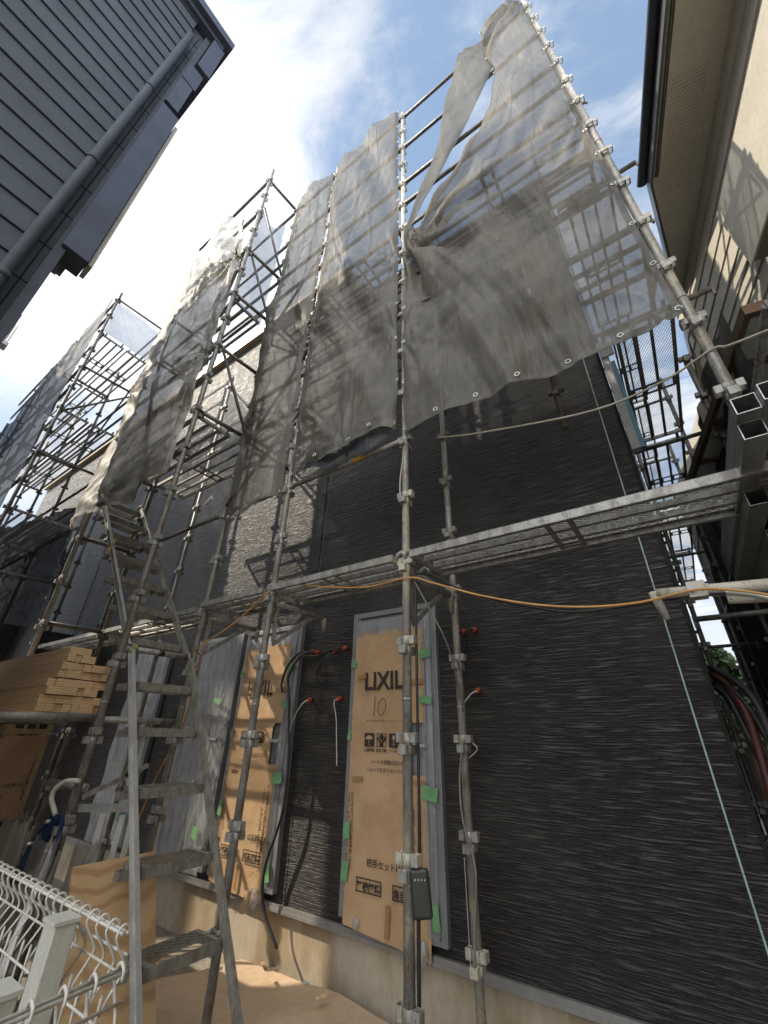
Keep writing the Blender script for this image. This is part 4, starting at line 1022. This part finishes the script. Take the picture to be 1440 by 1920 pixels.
MB().bb((-11.61, -2.985, 9.6), (-11.34, -2.75, 9.69)).build('louvre_shelf', 'hood_pale', LH2)

# ---------------------------------------------------------------- right house
U = Vector((-.166, .986, 0)).normalized(); V = Vector((.986, .166, 0)).normalized(); O = Vector((1.0, .12, 0))
def rh(s_, v_, z): p = O+U*s_+V*v_; return (p.x, p.y, z)
RH = thing('house', 'beige sided neighbouring house with a perforated soffit at the upper right', 'house', (3, 1, 0))
def rbox(name, s0, s1, v0, v1, z0, z1, mat, parent=RH):
    m = MB(); vs = [rh(s_, v_, z) for s_ in (s0, s1) for v_ in (v0, v1) for z in (z0, z1)]
    m.add(vs, [(0, 1, 3, 2), (4, 6, 7, 5), (0, 4, 5, 1), (2, 3, 7, 6), (0, 2, 6, 4), (1, 5, 7, 3)])
    return m.build(name, mat, parent)
sf = MB(); poly_ = [(-9, 0), (0, 0), (.9, .25), (4, 1.1), (4, 5), (-9, 5)]
vs = [rh(a, b, 6.50) for a, b in poly_]+[rh(a, b, 6.66) for a, b in poly_]; n = len(poly_)
sf.add(vs, [tuple(range(n)), tuple(range(2*n-1, n-1, -1))]); sf.build('soffit', 'soffit', RH)
for (a, b, off, z0, z1, mt_) in ((poly_[0], poly_[1], .012, 6.44, 6.67, 'fascia'), (poly_[1], poly_[2], .012, 6.44, 6.67, 'fascia'), (poly_[2], poly_[3], .012, 6.44, 6.67, 'fascia')):
    m = MB(); m.bar(rh(a[0], a[1]-off, 6.555), rh(b[0], b[1]-off, 6.555), .022, .23); m.build('fascia', mt_, RH)
for k, off in enumerate((.035, .055)): 
    m = MB(); m.bar(rh(-9, off+.0, 6.49-.006*k), rh(-.03, off, 6.49-.006*k), .006, .03); m.build('soffit_vent', 'hood_pale' if k else 'fascia', RH)
gm = MB(); gm.tube([rh(-9, -.055, 6.60), rh(.05, -.055, 6.60)], .045, 12); gm.build('gutter', 'fascia', RH)
pf = MB()
for i in range(34):
    for j in range(12):
        a = -.75+i*.028; b = .10+j*.022
        if b > .40: continue
        p = Vector(rh(a, b, 6.4985)); s_ = .006
        pf.add([p+U*s_*0-V*s_, p-U*s_, p+V*s_, p+U*s_], [(0, 1, 2, 3)])
pf.build('soffit_perforation', 'taupe', RH)
# lapped wall boards
wl = MB(); zc = .3; sp = .20
while zc < 6.49:
    z1_ = min(zc+sp, 6.5)
    wl.add([rh(-9, .45, zc), rh(1.9, .45, zc), rh(1.9, .463, z1_-.012), rh(-9, .463, z1_-.012)], [(0, 1, 2, 3)])
    wl.add([rh(-9, .463, z1_-.012), rh(1.9, .463, z1_-.012), rh(1.9, .48, z1_-.006), rh(-9, .48, z1_-.006)], [(0, 1, 2, 3)])
    wl.add([rh(-9, .48, z1_-.006), rh(1.9, .48, z1_-.006), rh(1.9, .45, z1_), rh(-9, .45, z1_)], [(0, 1, 2, 3)])
    zc += sp
wl.build('wall', 'stucco', RH)
rbox('wall', -9, 1.9, .485, 5, 0, 6.49, 'stucco'); rbox('wall', 1.9, 7, 1.0, 5, 0, 6.49, 'stucco')
rbox('balcony', -9, 0, .285, .449, 4.9, 5.6, 'taupe'); rbox('balcony_trim', -9, .01, .27, .284, 4.88, 5.62, 'stucco')
# lower canopy
rbox('canopy_beam', -.42, -.37, -.16, .449, 3.97, 4.05, 'bronze'); rbox('canopy_beam', -.369, 2.2, -.16, -.12, 3.97, 4.05, 'bronze')
rbox('canopy_beam', .10, .14, -.119, .449, 3.985, 4.03, 'bronze'); rbox('canopy_beam', .75, .79, -.119, .449, 3.985, 4.03, 'bronze'); rbox('canopy_beam', 1.4, 1.44, -.119, .449, 3.985, 4.03, 'bronze')
rbox('canopy_panel', -.365, 2.2, -.115, .44, 4.034, 4.04, 'poly')
rbox('meter_box', -.3, .5, .30, .449, .9, 1.9, 'taupe')

# distant tree and houses glimpsed at the far end of the passage
def tree(x, y, h_, label):
    t = thing('tree', label, 'tree', (x, y, 0)); MB().tube([(x, y, 0), (x+.1, y, h_*.5), (x, y+.1, h_*.85)], [.2, .13, .05], 8).build('trunk', pbr('bark', (.08, .06, .045)), t)
    m = MB(); rr = random.Random(3)
    for i in range(2600):
        a = rr.uniform(0, 2*PI); u = rr.random()**.5; zz = rr.uniform(.35, 1.0); r_ = h_*.32*math.sin(min(1, (1.08-zz)*1.5)*PI*.5)*u*(1+.35*noise.noise((math.cos(a)*2, math.sin(a)*2, zz*4)))
        c = Vector((x+math.cos(a)*r_, y+math.sin(a)*r_, zz*h_)); d1 = Vector((rr.gauss(0, 1), rr.gauss(0, 1), rr.gauss(0, 1))).normalized()*.12; d2 = Vector((rr.gauss(0, 1), rr.gauss(0, 1), rr.gauss(0, 1))).normalized()*.09
        m.add([c-d1, c-d2, c+d1, c+d2], [(0, 1, 2, 3)])
    m.build('crown', pbr('foliage', (.05, .08, .03), (.09, .12, .05)), t)
tree(.75, 12.2, 3.9, 'small dark tree glimpsed at the far end of the passage')
BH = thing('outbuilding', 'dark low outbuilding closing the far end of the passage', 'outbuilding', (4, 14, 0))
MB().bb((-3, 13, 0), (9, 19, 3.25)).build('wall', 'fascia', BH)
MB().add([(-3.3, 12.8, 3.26), (9.3, 12.8, 3.26), (9.3, 19, 3.6), (-3.3, 19, 3.6)], [(0, 1, 2, 3)]).build('roof', 'roofing', BH)
MB().bb((.75, 12.96, 1.2), (1.0, 12.99, 1.9)).build('window', 'hood_pale', BH)

# ================================================================ LIGHT
sun_dir = Vector((-1.35, -1.0, 1.5)).normalized()
sun = bpy.data.lights.new('sun', 'SUN'); sun.energy = 5.0; sun.angle = R(.55); sun.color = (1.0, .88, .71)
so = bpy.data.objects.new('sun', sun); C.objects.link(so); so.rotation_euler = sun_dir.to_track_quat('Z', 'Y').to_euler(); so.location = (-3, -3, 20)
wd_ = bpy.data.worlds.new('World'); sc.world = wd_; wd_.use_nodes = True; wd_.node_tree.nodes.clear(); t = NT(wd_.node_tree)
out = t.node('ShaderNodeOutputWorld'); sky = t.node('ShaderNodeTexSky'); sky.sky_type = 'NISHITA'; sky.sun_disc = False
sky.sun_elevation = math.asin(sun_dir.z); sky.sun_rotation = math.atan2(sun_dir.x, sun_dir.y); sky.dust_density = 1.5; sky.air_density = 1.0
bg1 = t.node('ShaderNodeBackground'); t.l.new(sky.outputs[0], bg1.inputs[0]); bg1.inputs[1].default_value = .11
tc = t.n.new('ShaderNodeTexCoord'); sep = t.n.new('ShaderNodeSeparateXYZ'); t.l.new(tc.outputs['Generated'], sep.inputs[0])
zz = t.math('MAXIMUM', sep.outputs[2], .06)
cb = t.n.new('ShaderNodeCombineXYZ'); t.l.new(t.math('DIVIDE', sep.outputs[0], zz), cb.inputs[0]); t.l.new(t.math('DIVIDE', sep.outputs[1], zz), cb.inputs[1])
n1 = t.noise(cb.outputs[0], 1.9, 8, .62, .7); n2 = t.noise(cb.outputs[0], .55, 3, .5)
cl = t.math('ADD', t.math('MULTIPLY', n1, .62), t.math('MULTIPLY', n2, .45))
mask = t.ramp(cl, .47, .62, .06, 1.0)
# hazy brightening of the sky towards the left, round the sun
dt = t.n.new('ShaderNodeVectorMath'); dt.operation = 'DOT_PRODUCT'; t.l.new(tc.outputs['Generated'], dt.inputs[0])
hz = Vector((-.62, -.02, .78)).normalized(); dt.inputs[1].default_value = hz
halo = t.ramp(dt.outputs[1], .885, 1.0)
halo2 = t.math('MAXIMUM', halo, t.ramp(sep.outputs[2], .62, .10, 0, .8))
mk = t.math('MAXIMUM', mask, halo2, clamp=True)
bg2 = t.node('ShaderNodeBackground'); bg2.inputs[0].default_value = (.93, .96, 1.0, 1); t.set(bg2, 1, t.math('ADD', t.math('ADD', 1.05, t.math('MULTIPLY', halo, .6)), t.ramp(sep.outputs[1], .05, -.6, 0, 2.7)))
bk = t.ramp(sep.outputs[1], .0, -.6, 0, .8); mk = t.math('MAXIMUM', mk, bk)  # unseen sky behind the camera brightened as added fill light
mxs = t.n.new('ShaderNodeMixShader'); t.set(mxs, 0, mk); bg3 = t.node('ShaderNodeBackground'); bg3.inputs[0].default_value = (.34, .53, .80, 1); bg3.inputs[1].default_value = .55
ads = t.n.new('ShaderNodeAddShader'); t.l.new(bg1.outputs[0], ads.inputs[0]); t.l.new(bg3.outputs[0], ads.inputs[1]); t.l.new(ads.outputs[0], mxs.inputs[1]); t.l.new(bg2.outputs[0], mxs.inputs[2])
t.l.new(mxs.outputs[0], out.inputs[0])
